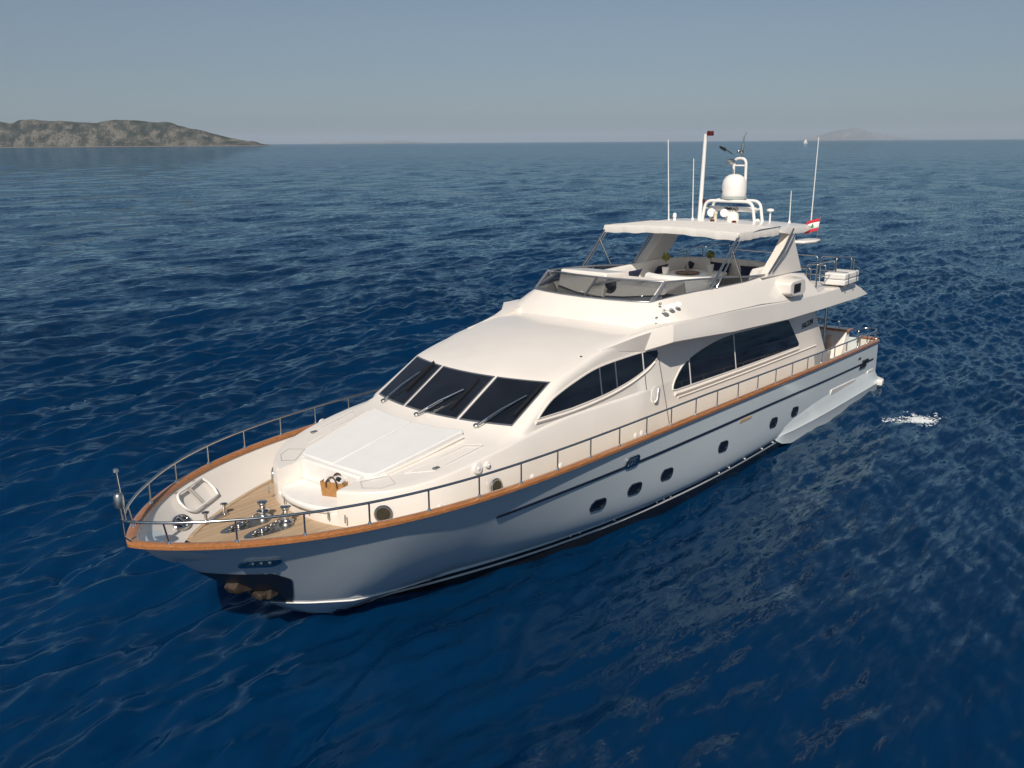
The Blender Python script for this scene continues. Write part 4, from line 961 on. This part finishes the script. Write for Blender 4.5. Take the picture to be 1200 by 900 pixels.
# ------------------------------------------------------------------ flybridge furniture
con = MB().prism([(13.15, -1.9, 4.7), (14.75, -1.9, 4.7), (14.75, -.25, 4.7), (13.15, -.25, 4.7)], [(13.1, -1.9, 5.92), (14.35, -1.9, 6.03), (14.35, -.25, 6.03), (13.1, -.25, 5.92)]).build('helm_console', M['gel'], yacht, 30, bevel=.06, seg=3)
MB().lathe((14.55, .05, 5.75), [(.16, 0), (.16, .06), (.05, .12), (0, .12)], 18, (.9, .3, .3)).build('compass', M['black'], con, 40)
MB().prism([(12.9, -.2, 4.7), (15.05, -.2, 4.7), (15.05, 1.75, 4.7), (12.9, 1.75, 4.7)], [(13.3, -.2, 5.86), (14.35, -.2, 5.74), (14.35, 1.75, 5.74), (13.3, 1.75, 5.86)]).build('dashboard', M['gel'], yacht, 30, bevel=.08, seg=3)
ol = spline([(12.2, -.25), (12.45, .4), (12.35, 1.2), (11.9, 1.75)], 6)
rings = []
for p in ol:
    rings.append([(p.x, p.y, 4.7), (p.x + .12, p.y, 5.2), (p.x + .06, p.y, 5.68), (p.x - .02, p.y, 5.78), (p.x - .18, p.y, 5.80), (p.x - .34, p.y, 5.74), (p.x - .4, p.y, 4.7)])
MB().loft(rings).build('helm_bench', M['cushion'], yacht, 50)
# C-shaped sofa round the table
path = spline([(12.3, -1.95), (10.5, -2.02), (8.6, -1.98), (7.35, -1.6), (6.95, -.6), (6.9, .5), (7.15, 1.3), (7.8, 1.72), (8.9, 1.80)], 6)
rb_, rs_ = [], []
for i, p in enumerate(path):
    a = path[max(0, i - 1)]; b = path[min(len(path) - 1, i + 1)]; t = (b - a).normalized(); nrm = Vector((-t.y, t.x))      # points left of travel
    c = Vector((9.6, 0)); 
    if (c - p).dot(nrm) < 0: nrm = -nrm
    P = lambda d, z: (p.x + nrm.x * d, p.y + nrm.y * d, z)
    rb_.append([P(-.10, 4.7), P(-.10, 5.66), P(-.04, 5.72), P(.08, 5.72), P(.14, 5.64), P(.22, 5.2), P(.22, 4.7)])
    rs_.append([P(.215, 4.72), P(.215, 5.16), P(.26, 5.20), P(.66, 5.19), P(.72, 5.14), P(.72, 4.72)])
MB().loft(rb_).build('sofa_backrest', M['cushion'], yacht, 50)
MB().loft(rs_).build('sofa_seat', M['cushion'], yacht, 50)
tb = MB()
tp = rrect(9.4, -.25, 2.6, 1.75, .45)
tb.prism([(x, y, 5.38) for x, y in tp], [(x, y, 5.44) for x, y in tp]); tab = tb.build('fly_table', M['gel'], yacht, 40, bevel=.02)
MB().lathe((9.4, -.25, 4.7), [(.28, 0), (.10, .08), (.09, .66), (.2, .68)], 16).build('table_leg', M['steel'], tab, 40)
MB().prism([(10.2, 1.2, 4.72), (11.5, 1.2, 4.72), (11.5, 2.05, 4.72), (10.2, 2.05, 4.72)], [(10.2, 1.2, 5.25), (11.5, 1.2, 5.25), (11.5, 2.05, 5.25), (10.2, 2.05, 5.25)]).build('wet_bar', M['gel'], yacht, 30, bevel=.04)
MB().tube([(10.45, 1.5, 5.25), (10.45, 1.5, 5.38)], .05, 10).tube([(10.7, 1.6, 5.25), (10.7, 1.6, 5.36)], .05, 10).tube([(10.95, 1.5, 5.25), (10.95, 1.5, 5.38)], .06, 10).build('bar_fittings', M['steel_dull'], yacht, 40)

# rails on the aft flybridge
fr = MB()
def hoop(a, b, h, mid=True, r=.026):
    a, b = Vector(a), Vector(b); up = Vector((0, 0, h))
    fr.tube(bend([a, a + up, b + up, b], .12), r, 8)
    if mid: fr.tube([a + up * .5, b + up * .5], r * .75, 8)
z0 = 4.6
hoop((5.3, 2.45, z0), (3.95, 2.55, z0 - .02), .98); hoop((3.8, 2.55, z0), (1.95, 2.55, z0 - .18), 1.05)
hoop((1.95, 2.45, z0 - .2), (1.75, 1.2, z0 - .25), 1.05); hoop((1.72, 1.05, z0 - .25), (1.7, -.6, z0 - .25), 1.05); hoop((1.7, -.75, z0 - .25), (1.95, -2.45, z0 - .2), 1.05)
hoop((1.95, -2.55, z0 - .1), (3.9, -2.6, z0), 1.15); hoop((4.1, -2.6, z0), (5.3, -2.55, z0), 1.15); hoop((5.45, -2.55, z0), (6.2, -2.5, z0), 1.15, False)
hoop((4.75, 2.0, z0), (4.75, 1.3, z0), .72, False); hoop((3.6, 2.1, z0), (3.6, 1.4, z0), .72)
fr.build('fly_guard_rail', M['steel'], yacht, 50)
for side in (1, -1): MB().tube([(4.25, 2.5 * side, 4.08), (4.35, 2.52 * side, 1.9)], .05, 12).build('overhang_post', M['steel'], yacht, 50)

# ------------------------------------------------------------------ handrail round the deck
def hp(x, side, dz):
    q = offset_rail(x, .035); return Vector((q[0], q[1] * side, railz(x) + dz))
RH = [(0, .40), (8, .46), (15, .50), (22, .48), (28, .45), (LN, .45)]
ends = [q for q in RP if q > 1.2]
top = [hp(x, 1, lerp(RH, x)) for x in ends] + [hp(x, -1, lerp(RH, x)) for x in reversed(ends)]
# the bow end of the rail stands slightly forward of the cap
top = [p + Vector((.10 * np.clip((p.x - 28.2) / 1.1, 0, 1), 0, 0)) for p in top]
stern = [hp(1.1, 1, .40), hp(.25, 1, .40), Vector((-.28, 2.86, 2.44)), Vector((-.33, 2.62, 2.44)), Vector((-.22, 2.36, 2.42)), Vector((.02, 2.28, 2.36)), Vector((.05, 2.28, 2.08))]
hr = MB().tube(list(reversed(bend(stern, .12))) + top, .026, 10).build('handrail', M['steel'], yacht, 60)
STX = [29.02, 28.22, 27.27, 26.2, 25.03, 23.85, 22.70, 21.55, 20.37, 19.22, 18.03, 16.85, 15.57, 14.37, 13.1, 11.8, 10.5, 9.2, 7.9, 6.6, 5.3, 4.0, 2.7, 1.5, .25]
for side in (1, -1):
    for x in STX:
        a = hp(x, side, .03); b = hp(x, side, lerp(RH, x)) + Vector((.10 * float(np.clip((x - 28.2) / 1.1, 0, 1)), 0, 0))
        MB().tube([a, b], .019, 8).lathe(tuple(a), [(.045, 0), (.04, .03), (.025, .06)], 10).build('stanchion', M['steel'], hr, 50)
# bow pole with lamp
bp_ = MB().tube([(29.42, .0, 3.42), (29.48, -.02, 4.36)], .02, 8).lathe((29.48, -.02, 4.34), [(.03, 0), (.05, .02), (.04, .07)], 10).build('bow_staff', M['steel'], yacht, 40)
MB().tube([(29.36, .05, 3.05), (29.5, .05, 3.2), (29.52, .05, 3.75)], .02, 8).build('lamp_bracket', M['steel'], bp_, 40)
MB().lathe((29.52, .05, 3.75), [(.08, 0), (.085, .02), (.085, .2), (.06, .24)], 14).build('bow_lamp', M['steel_dull'], bp_, 40)

# ------------------------------------------------------------------ foredeck gear
zd = deckz(26.3) + .016
wd = MB()
def winch(x, y):
    z = deckz(x) + .02
    return MB().lathe((x, y, z), [(.15, 0), (.15, .05), (.10, .08), (.09, .12), (.13, .15), (.13, .18), (.07, .21), (.065, .27), (.08, .31), (.105, .34), (.105, .36), (.04, .37)], 24)
for x, y in ((26.33, -.50), (26.18, .06)):
    wn_ = winch(x, y).build('windlass', M['steel'], yacht, 50)
    pln = [(x + .26 * math.cos(a) + .62 * max(0, math.cos(a)), y + .24 * math.sin(a)) for a in np.linspace(0, 2 * math.pi, 28)[:-1]]
    zz_ = deckz(x + .3) + .014
    MB().prism([(a + .12, b, deckz(a) + .006) for a, b in pln], [(a + .12, b, deckz(a) + .022) for a, b in pln]).build('windlass_plate', M['steel_dull'], wn_, 40)
    ch = MB()
    for k in range(11):
        cx_ = x + .14 + k * .062; cz = deckz(cx_) + .045 + .10 * math.exp(-k / 3.0)
        rot = Matrix.Rotation(math.pi / 2 * (k % 2), 3, 'X')
        ring_ = [Vector((cx_, y, cz)) + rot @ Vector((.055 * math.cos(a), .036 * math.sin(a), 0)) for a in np.linspace(0, 2 * math.pi, 11)[:-1]]
        ch.tube(ring_, .014, 6, closed=True)
    ch.build('anchor_chain', M['chain'], wn_, 50)
    MB().box((x + .58, y, deckz(x + .6) + .06), (.14, .16, .09)).build('chain_stopper', M['steel'], wn_, 30, bevel=.03)
# mushroom bollards
for (x, y), (dx_, dy_) in (((27.02, -1.17), (.42, -.30)),):
    cl = MB().box((x - .05, y - .05, deckz(x) + .03), (.62, .14, .04), R(14))
    for s_ in (-1, 1):
        px_, py_ = x - .05 + s_ * .26 * math.cos(R(14)), y - .05 + s_ * .26 * math.sin(R(14))
        cl.lathe((px_, py_, deckz(px_) + .04), [(.045, 0), (.032, .04), (.032, .17), (.075, .20), (.075, .22), (.02, .235)], 16)
    cl.build('mooring_bollard', M['steel'], yacht, 40)
    cl = MB().box((x - .05, -y + .05, deckz(x) + .03), (.62, .14, .04), R(-14))
    for s_ in (-1, 1):
        px_, py_ = x - .05 + s_ * .26 * math.cos(R(-14)), -y + .05 + s_ * .26 * math.sin(R(-14))
        cl.lathe((px_, py_, deckz(px_) + .04), [(.045, 0), (.032, .04), (.032, .17), (.075, .20), (.075, .22), (.02, .235)], 16)
    cl.build('mooring_bollard', M['steel'], yacht, 40)
# oval fairleads set in the bulwark lining
def lining(x, t, side):
    a = offset_rail(x, .09); e = deck_edge(x); z0_, z1_ = railz(x) - .03, deckz(x)
    return Vector((a[0] + (e[0] - a[0]) * t, (a[1] + (e[1] - a[1]) * t) * side, z0_ + (z1_ - z0_) * (t + .12 * math.sin(math.pi * t))))
def lin_frame(x, t, side):
    p = lining(x, t, side); u = (lining(x + .05, t, side) - lining(x - .05, t, side)).normalized(); v = (lining(x, t - .05, side) - lining(x, t + .05, side)).normalized()
    n = u.cross(v).normalized(); n = n if n.z > 0 else -n
    return p, u, v, n
for side in (1, -1):
    p, u, v, n = lin_frame(28.05, .62, side)
    pts = [p + n * .03 + u * .26 * math.cos(a) + v * .14 * math.sin(a) for a in np.linspace(0, 2 * math.pi, 25)[:-1]]
    fl_ = MB().tube(pts, .04, 8, closed=True).build('hawse_ring', M['steel'], yacht, 50)
    lo = [p + n * .004 + u * .25 * math.cos(a) + v * .13 * math.sin(a) for a in np.linspace(0, 2 * math.pi, 25)[:-1]]
    MB().prism(lo, [q + n * .01 for q in lo]).build('hawse_hole', M['black'], fl_, 40)
    MB().tube([p + n * .04 - u * .08 - v * .12, p + n * .04 - u * .08 + v * .12], .035, 8).tube([p + n * .04 + u * .08 - v * .12, p + n * .04 + u * .08 + v * .12], .035, 8).build('hawse_roller', M['steel'], fl_, 40)
# flush deck lights
for x, y in ((26.75, .95), (25.9, 1.72)): MB().lathe((x, y, deckz(x) + .008), [(.07, 0), (.07, .012), (0, .016)], 14).build('deck_fill', M['steel_dull'], yacht, 40)
# boarding ladder stowed on the starboard bulwark lining
p, u, v, n = lin_frame(27.2, .36, -1)
lad = empty('boarding_ladder', tuple(p + n * .05), 'white tubular boarding ladder stowed flat on the inside of the far bulwark near the bow', 'ladder')
def LP(a, b, c=.09): return p + u * a * .9 + v * b * .9 + n * c
lp = bend([LP(-.62, .27), LP(.48, .27), LP(.62, .12), LP(.62, -.12), LP(.48, -.27), LP(-.62, -.27)], .15)
MB().tube(lp + [LP(-.62, -.27)], .028, 10).tube([LP(-.62, -.27), LP(-.70, -.1), LP(-.70, .1), LP(-.62, .27)], .028, 10).build('ladder_rail', M['paint'], lad, 50)
MB().tube([LP(-.02, -.27), LP(-.02, .27)], .022, 8).tube([LP(.06, -.27), LP(.06, .27)], .016, 8).build('ladder_rung', simple('grey_rung', (.35, .34, .31), .5), lad, 50)
MB().tube([LP(-.40, .27), LP(-.40, .31, -.0)], .03, 8).tube([LP(.40, .27), LP(.40, .31, 0)], .03, 8).build('ladder_bracket', M['steel'], lad, 50)

# ------------------------------------------------------------------ stern cockpit
MB().prism([(4.6, -3.0, 1.2), (4.6, 3.0, 1.2), (.0, 2.85, 1.12), (.0, -2.85, 1.12)], [(4.6, -3.0, 1.35), (4.6, 3.0, 1.35), (.0, 2.85, 1.27), (.0, -2.85, 1.27)]).build('cockpit_sole', M['teak'], yacht, 30)
cs = MB().prism([(.05, -2.0, 1.25), (.95, -2.0, 1.25), (.95, 1.95, 1.25), (.05, 1.95, 1.25)], [(.05, -2.0, 2.33), (.42, -2.0, 2.33), (.42, 1.95, 2.33), (.05, 1.95, 2.33)]).build('transom_seat', M['gel'], yacht, 30, bevel=.04)
MB().box((.22, .0, 2.375), (.50, 4.1, .07)).build('seat_cap', M['varnish'], cs, 30, bevel=.02)
MB().box((.98, -.15, 1.62), (.75, 3.4, .14)).build('cockpit_cushion', M['cushion'], cs, 30, bevel=.05)
MB().box((.98, -.15, 1.40), (.70, 3.4, .28)).build('seat_base', M['grey_mesh'], cs, 30)
fr = MB(); 
def hoop2(a, b, h, r=.024): 
    a, b = Vector(a), Vector(b); fr.tube(bend([a, a + Vector((0, 0, h)), b + Vector((0, 0, h)), b], .1), r, 8)
hoop2((.15, 1.55, 2.40), (.15, .45, 2.40), .28); hoop2((.32, 1.1, 2.40), (.32, -1.8, 2.40), .26)
fr.build('transom_rail', M['steel'], cs, 50)
MB().prism([(-.08, 2.45, 1.25), (.18, 2.45, 1.25), (.18, 3.02, 1.25), (-.08, 2.98, 1.25)], [(-.08, 2.45, 2.10), (.18, 2.45, 2.10), (.18, 3.02, 2.10), (-.08, 2.98, 2.10)]).build('quarter_bulwark', M['gel'], yacht, 30, bevel=.02)
MB().prism([(-.1, 2.36, 2.10), (.22, 2.36, 2.10), (.22, 3.1, 2.10), (-.1, 3.05, 2.10)], [(-.1, 2.36, 2.16), (.22, 2.36, 2.16), (.22, 3.1, 2.16), (-.1, 3.05, 2.16)]).build('quarter_cap', M['varnish'], yacht, 30, bevel=.02)
MB().prism([(-.08, -2.45, 1.25), (.18, -2.45, 1.25), (.18, -3.02, 1.25), (-.08, -2.98, 1.25)], [(-.08, -2.45, 2.10), (.18, -2.45, 2.10), (.18, -3.02, 2.10), (-.08, -2.98, 2.10)]).build('quarter_bulwark', M['gel'], yacht, 30, bevel=.02)
for x in (2.9, 2.2):
    MB().box((x, 1.7, 1.55), (.48, .5, .45)).build('cockpit_stool', M['grey_mesh'], yacht, 30, bevel=.04)

# ------------------------------------------------------------------ things carried aboard
def copy_tree(o, parent=None):
    c = o.copy(); col.objects.link(c)
    if parent is not None: c.parent = parent
    for ch in o.children: copy_tree(ch, c)
    return c
# scatter cushion with pinched corners, local coordinates
def cushion_mb(w_, h_, t_):
    m = MB(); n = 10; A, B = [], []
    for i in range(n + 1):
        ra, rb2 = [], []
        for j in range(n + 1):
            a, b = i / n * 2 - 1, j / n * 2 - 1
            th_ = t_ / 2 * ((1 - a * a) * (1 - b * b)) ** .38
            pin = 1 - .10 * (1 - a * a) * abs(b) - .0; pin2 = 1 - .10 * (1 - b * b) * abs(a)
            ra.append((a * w_ / 2 * pin2, b * h_ / 2 * pin, th_)); rb2.append((a * w_ / 2 * pin2, b * h_ / 2 * pin, -th_))
        A.append(ra); B.append(rb2)
    return m.grid(A).grid([list(reversed(r)) for r in B])
pw = cushion_mb(.62, .55, .22).build('throw_pillow', M['beige_cloth'], None, 60, weld=.0005)
pw.location = (1.0, 1.35, 1.95); pw.rotation_euler = (R(90), R(-10), R(75)); tag(pw, 'beige throw pillow leaning on the stern cockpit seat', 'pillow')
nv = cushion_mb(.85, .42, .15).build('scatter_cushion', M['navy_cloth'], None, 60, weld=.0005)
for k, (x, y, z, rz, tl, lb) in enumerate(((10.7, -1.62, 5.44, 0, 62, 'navy cushion at the forward end of the flybridge sofa beside the white helm console'),
                                     (8.95, -1.62, 5.42, 5, 62, 'navy cushion on the sofa partly behind the potted tree nearer the bow'),
                                     (7.62, -1.25, 5.42, 40, 62, 'navy cushion on the sofa between the two potted trees'),
                                     (7.28, -.25, 5.42, 85, 62, 'short navy cushion on the sofa right beside the potted tree nearer the stern'),
                                     (7.35, 1.0, 5.40, 110, 62, 'navy cushion at the near end of the flybridge sofa behind the canopy strut'))):
    o = nv if k == 0 else nv.copy()
    if k: col.objects.link(o)
    o.location = (x, y, z); o.rotation_euler = (R(tl), 0, R(rz)); tag(o, lb, 'cushion', 'navy cushions on the flybridge sofa')
# potted topiary
def topiary(seed):
    rr = random.Random(seed)
    root = empty('potted_tree', (0, 0, 0), 'x', 'potted plant', 'small potted trees on the flybridge table')
    prof_ = [(.13, 0), (.165, .30), (.17, .33), (.15, .33), (.14, .28), (0, .27)]
    MB().lathe((0, 0, 0), prof_, 24).build('pot', M['ceramic'], root, 40)
    MB().tube([(0, 0, .27), (.01, .01, .5), (-.005, 0, .72)], [.016, .013, .01], 7).build('trunk', M['bark'], root, 40)
    lv = MB()
    for _ in range(420):
        d = Vector((rr.gauss(0, 1), rr.gauss(0, 1), rr.gauss(0, 1))).normalized(); rad = .20 * (rr.random() ** .4) * (1 + .15 * math.sin(5 * d.x + 3 * d.z))
        c = Vector((0, 0, .80)) + Vector((d.x * rad, d.y * rad, d.z * rad * .95)); t = Vector((rr.gauss(0, 1), rr.gauss(0, 1), rr.gauss(0, 1))).normalized(); s_ = d.cross(t).normalized()
        L_ = .035 + .025 * rr.random(); W_ = L_ * .45
        lv.add([c - t * L_, c + s_ * W_, c + t * L_, c - s_ * W_], [(0, 1, 2, 3)])
    lv.build('crown', M['leaf'], root, 0, fixn=False)
    return root
p1 = topiary(3); p1.location = (9.9, -.88, 5.445); p1.scale = (.72, .72, .72); p1['label'] = 'small round-headed tree in a white pot, the one nearer the bow on the flybridge table'
p2 = copy_tree(p1); p2.location = (8.42, -.02, 5.445); p2.rotation_euler = (0, 0, 2.1); p2['label'] = 'small round-headed tree in a white pot, the one nearer the stern behind the canopy strut'
tr = MB().lathe((9.25, -.42, 5.445), [(.38, 0), (.42, .03), (.40, .035), (.37, .015), (0, .015)], 28).build('serving_tray', M['tray'], None, 40); tag(tr, 'round brown wooden tray on the white flybridge table', 'tray')
bt = MB().lathe((9.3, -.40, 5.462), [(.045, 0), (.05, .02), (.05, .2), (.02, .27), (.018, .33), (.024, .335), (.02, .35)], 16).build('bottle', simple('cloudy_glass', (.30, .28, .22), .2, var=.2), None, 50); tag(bt, 'small clear bottle standing on the round wooden tray', 'bottle')
# life raft canister on the port quarter of the flybridge
raft = empty('life_raft', (3.55, 2.68, 4.66), 'white life raft canister on the port edge of the aft flybridge', 'life raft')
mm = MB()
def rr_box(x0_, x1_, y0_, y1_, z0_, z1_): return MB().box(((x0_ + x1_) / 2, (y0_ + y1_) / 2, (z0_ + z1_) / 2), (x1_ - x0_, y1_ - y0_, z1_ - z0_))
rr_box(2.85, 4.25, 2.32, 3.06, 4.72, 4.91).build('lower_shell', M['paint'], raft, 30, bevel=.035, seg=3)
rr_box(2.85, 4.25, 2.32, 3.06, 4.925, 5.14).build('upper_shell', M['paint'], raft, 30, bevel=.045, seg=3)
rr_box(2.89, 4.21, 2.36, 3.02, 4.905, 4.93).build('seal', M['grey_mesh'], raft, 30)
m = MB()
for x in (3.15, 3.95): m.tube(bend([(x, 2.28, 4.64), (x, 2.28, 5.16), (x, 3.09, 5.16), (x, 3.09, 4.66), (x, 2.28, 4.66)], .08), .016, 6)
m.build('cradle', M['steel'], raft, 40)
# tote bag with rolled towels on the forward seat
bag = empty('tote_bag', (25.14, .36, 2.69), 'tan leather tote bag holding rolled white towels on the forward seat', 'bag', None, R(20))
b0 = [(-.17, -.32), (.17, -.32), (.17, .32), (-.17, .32)]
W_ = WM[bag.name] @ Matrix.Scale(.74, 4)
def TB(v): return tuple(W_ @ Vector(v))
m = MB()
for (a, b) in (((-.18, -.36), (.18, -.36)), ((.18, -.36), (.18, .36)), ((.18, .36), (-.18, .36)), ((-.18, .36), (-.18, -.36))):
    d = Vector((b[0] - a[0], b[1] - a[1], 0)).normalized(); nn = Vector((d.y, -d.x, 0)) * .012
    lo = [Vector((a[0] * .85, a[1] * .92, 0)), Vector((b[0] * .85, b[1] * .92, 0))]; hi = [Vector((b[0], b[1], .42)), Vector((a[0], a[1], .42))]
    f4 = lo + hi; m.prism([TB(q - nn) for q in f4], [TB(q + nn) for q in f4])
m.prism([TB((x * .85, y, 0)) for x, y in b0], [TB((x * .85, y, .02)) for x, y in b0])
m.build('bag_body', M['basket'], bag, 30)
m = MB()
for x in (-.195, .195): m.tube([TB(q) for q in spline([(x, -.17, .28), (x * 1.02, -.15, .46), (x * .8, 0, .58), (x * 1.02, .15, .46), (x, .17, .28)], 5)], .016, 7)
m.build('bag_handle', simple('brown_strap', (.07, .03, .015), .6), bag, 50)
for y, z, mt in ((-.2, .40, 'towel'), (.0, .43, 'towel'), (.2, .41, 'towel')):
    t_ = MB().lathe(TB((-.13, y, z)), [(.02, 0), (.062, .004), (.07, .02), (.07, .17), (.062, .19), (.02, .195)], 18, tuple((W_.to_3x3() @ Vector((1, 0, .12)))))
    t_.build('towel', M[mt], bag, 50)
m = MB().lathe(TB((.05, .12, .50)), [(.015, 0), (.045, .004), (.045, .10), (.015, .105)], 14, (.3, .8, .2)); m.build('strap_roll', M['black'], bag, 50)
# national flag on a short staff
flag = empty('national_flag', (6.02, 2.62, 6.50), 'red and white striped flag with a green tree on a short staff behind the hardtop', 'flag')
MB().tube([(6.02, 2.62, 6.50), (5.9, 2.66, 7.22)], .014, 8).lathe((5.9, 2.66, 7.22), [(.02, 0), (.028, .03), (0, .05)], 10).build('flag_staff', M['steel'], flag, 50)
fd = Vector((.45, -.55, -.08)).normalized()
def fp(u_, v_):     # u along the fly 0..1, v down 0..1
    a = Vector((5.91, 2.655, 7.17)).lerp(Vector((5.975, 2.635, 6.76)), v_)
    return a + fd * (.46 * u_) + Vector((.8, .6, 0)) * (.035 * math.sin(u_ * 7 + v_ * 1.5) * u_) + Vector((0, 0, -.07 * u_ * u_))
def fband(v0_, v1_): return MB().grid([[tuple(fp(u_, v0_ + (v1_ - v0_) * k / 4)) for u_ in np.linspace(0, 1, 20)] for k in range(5)])
for v0_, v1_, mt, nm in ((0, .25, 'red', 'red_stripe'), (.25, .75, 'white_cloth', 'white_stripe'), (.75, 1, 'red', 'red_stripe')):
    o = fband(v0_, v1_).build(nm, M[mt], flag, 60, fixn=False); s_ = o.modifiers.new('th', 'SOLIDIFY'); s_.thickness = .006; s_.offset = 0
tree_ = [(.5, .29), (.54, .38), (.52, .38), (.58, .48), (.55, .48), (.62, .58), (.57, .58), (.64, .66), (.52, .66), (.52, .71), (.48, .71), (.48, .66), (.36, .66), (.43, .58), (.38, .58), (.45, .48), (.42, .48), (.48, .38), (.46, .38)]
q = Vector((-.63, .0, 0)); nf = (fp(.5, .2) - fp(.5, .6)).cross(fp(.6, .5) - fp(.4, .5)).normalized() * .006
c_ = fp(.5, .5)
m = MB().add([tuple(fp(a, b) + nf) for a, b in tree_] + [tuple(c_ + nf)], [(i, (i + 1) % len(tree_), len(tree_)) for i in range(len(tree_))]).add([tuple(fp(a, b) - nf) for a, b in tree_] + [tuple(c_ - nf)], [(i, (i + 1) % len(tree_), len(tree_)) for i in range(len(tree_))])
m.build('tree_emblem', M['green'], flag, 0, fixn=False)

# ------------------------------------------------------------------ far sailing boat
SD = 3000
B = Vector((CAM.x, CAM.y, 0)) + F0 * SD + R0 * ((934.5 - 600) / FPX * SD)
sb = empty('sailing_boat', tuple(B), 'tiny white sailing boat on the horizon beside the far hazy island', 'sailing boat')
def SBp(a, z, b=0): return tuple(B + R0 * a * .75 + F0 * b * .75 + Vector((0, 0, z * .75)))
MB().loft([[SBp(a, .0, -w_), SBp(a, 2.2, -w_ * 1.2), SBp(a, 2.2, w_ * 1.2), SBp(a, .0, w_)] for a, w_ in ((-8, .3), (-4, 2), (3, 2.3), (9, 1.8))]).build('hull', M['paint'], sb, 30)
MB().tube([SBp(0, 2), SBp(0, 21)], .18, 6).build('mast', M['alu'], sb, 30)
MB().prism([SBp(.3, 3.6, -.05), SBp(7, 3.8, -.05), SBp(.3, 20, -.05)], [SBp(.3, 3.6, .05), SBp(7, 3.8, .05), SBp(.3, 20, .05)]).build('mainsail', M['white_cloth'], sb, 0)
MB().prism([SBp(-.3, 3.4, -.05), SBp(-6.5, 3.0, -.05), SBp(-.3, 17, -.05)], [SBp(-.3, 3.4, .05), SBp(-6.5, 3.0, .05), SBp(-.3, 17, .05)]).build('jib', M['white_cloth'], sb, 0)

# ------------------------------------------------------------------ foam by the stern
fm = MB(); rr = random.Random(5)
for cx_, cy_, sx_, sy_, n_, cl_ in ((2.35, 5.6, .20, .11, 22, 34), (2.65, 5.3, .38, .18, 12, 14), (3.3, 4.75, .22, .08, 4, 12), (2.0, 5.95, .25, .1, 5, 10)):
    for _ in range(n_):
        gx, gy = rr.gauss(cx_, sx_), rr.gauss(cy_, sy_); th_ = rr.gauss(2.6, .5)
        for _k in range(cl_):
            l_ = rr.gauss(0, .22); w2 = rr.gauss(0, .045)
            x, y = gx + l_ * math.cos(th_) - w2 * math.sin(th_), gy + l_ * math.sin(th_) + w2 * math.cos(th_)
            r_ = .006 + .026 * rr.random() ** 2.2; k = rr.randint(5, 7); a0 = rr.random() * 6.28; st_r = 1 + rr.random() * 1.6
            q = []
            for i in range(k):
                a = a0 + 6.283 * i / k; f_ = .6 + .6 * rr.random()
                u_, v_ = r_ * st_r * math.cos(a) * f_, r_ * math.sin(a) * f_
                X_, Y_ = x + u_ * math.cos(th_) - v_ * math.sin(th_), y + u_ * math.sin(th_) + v_ * math.cos(th_)
                q.append((X_, Y_, sea_z(X_, Y_) + .010))
            fm.prism([(a, b, c - .03) for a, b, c in q], q)
fo = fm.build('sea_foam', simple('foam', (.72, .76, .78), .9, var=.1, nscale=9), None, 40); tag(fo, 'patch of white foam on the water behind the stern', kind='stuff')
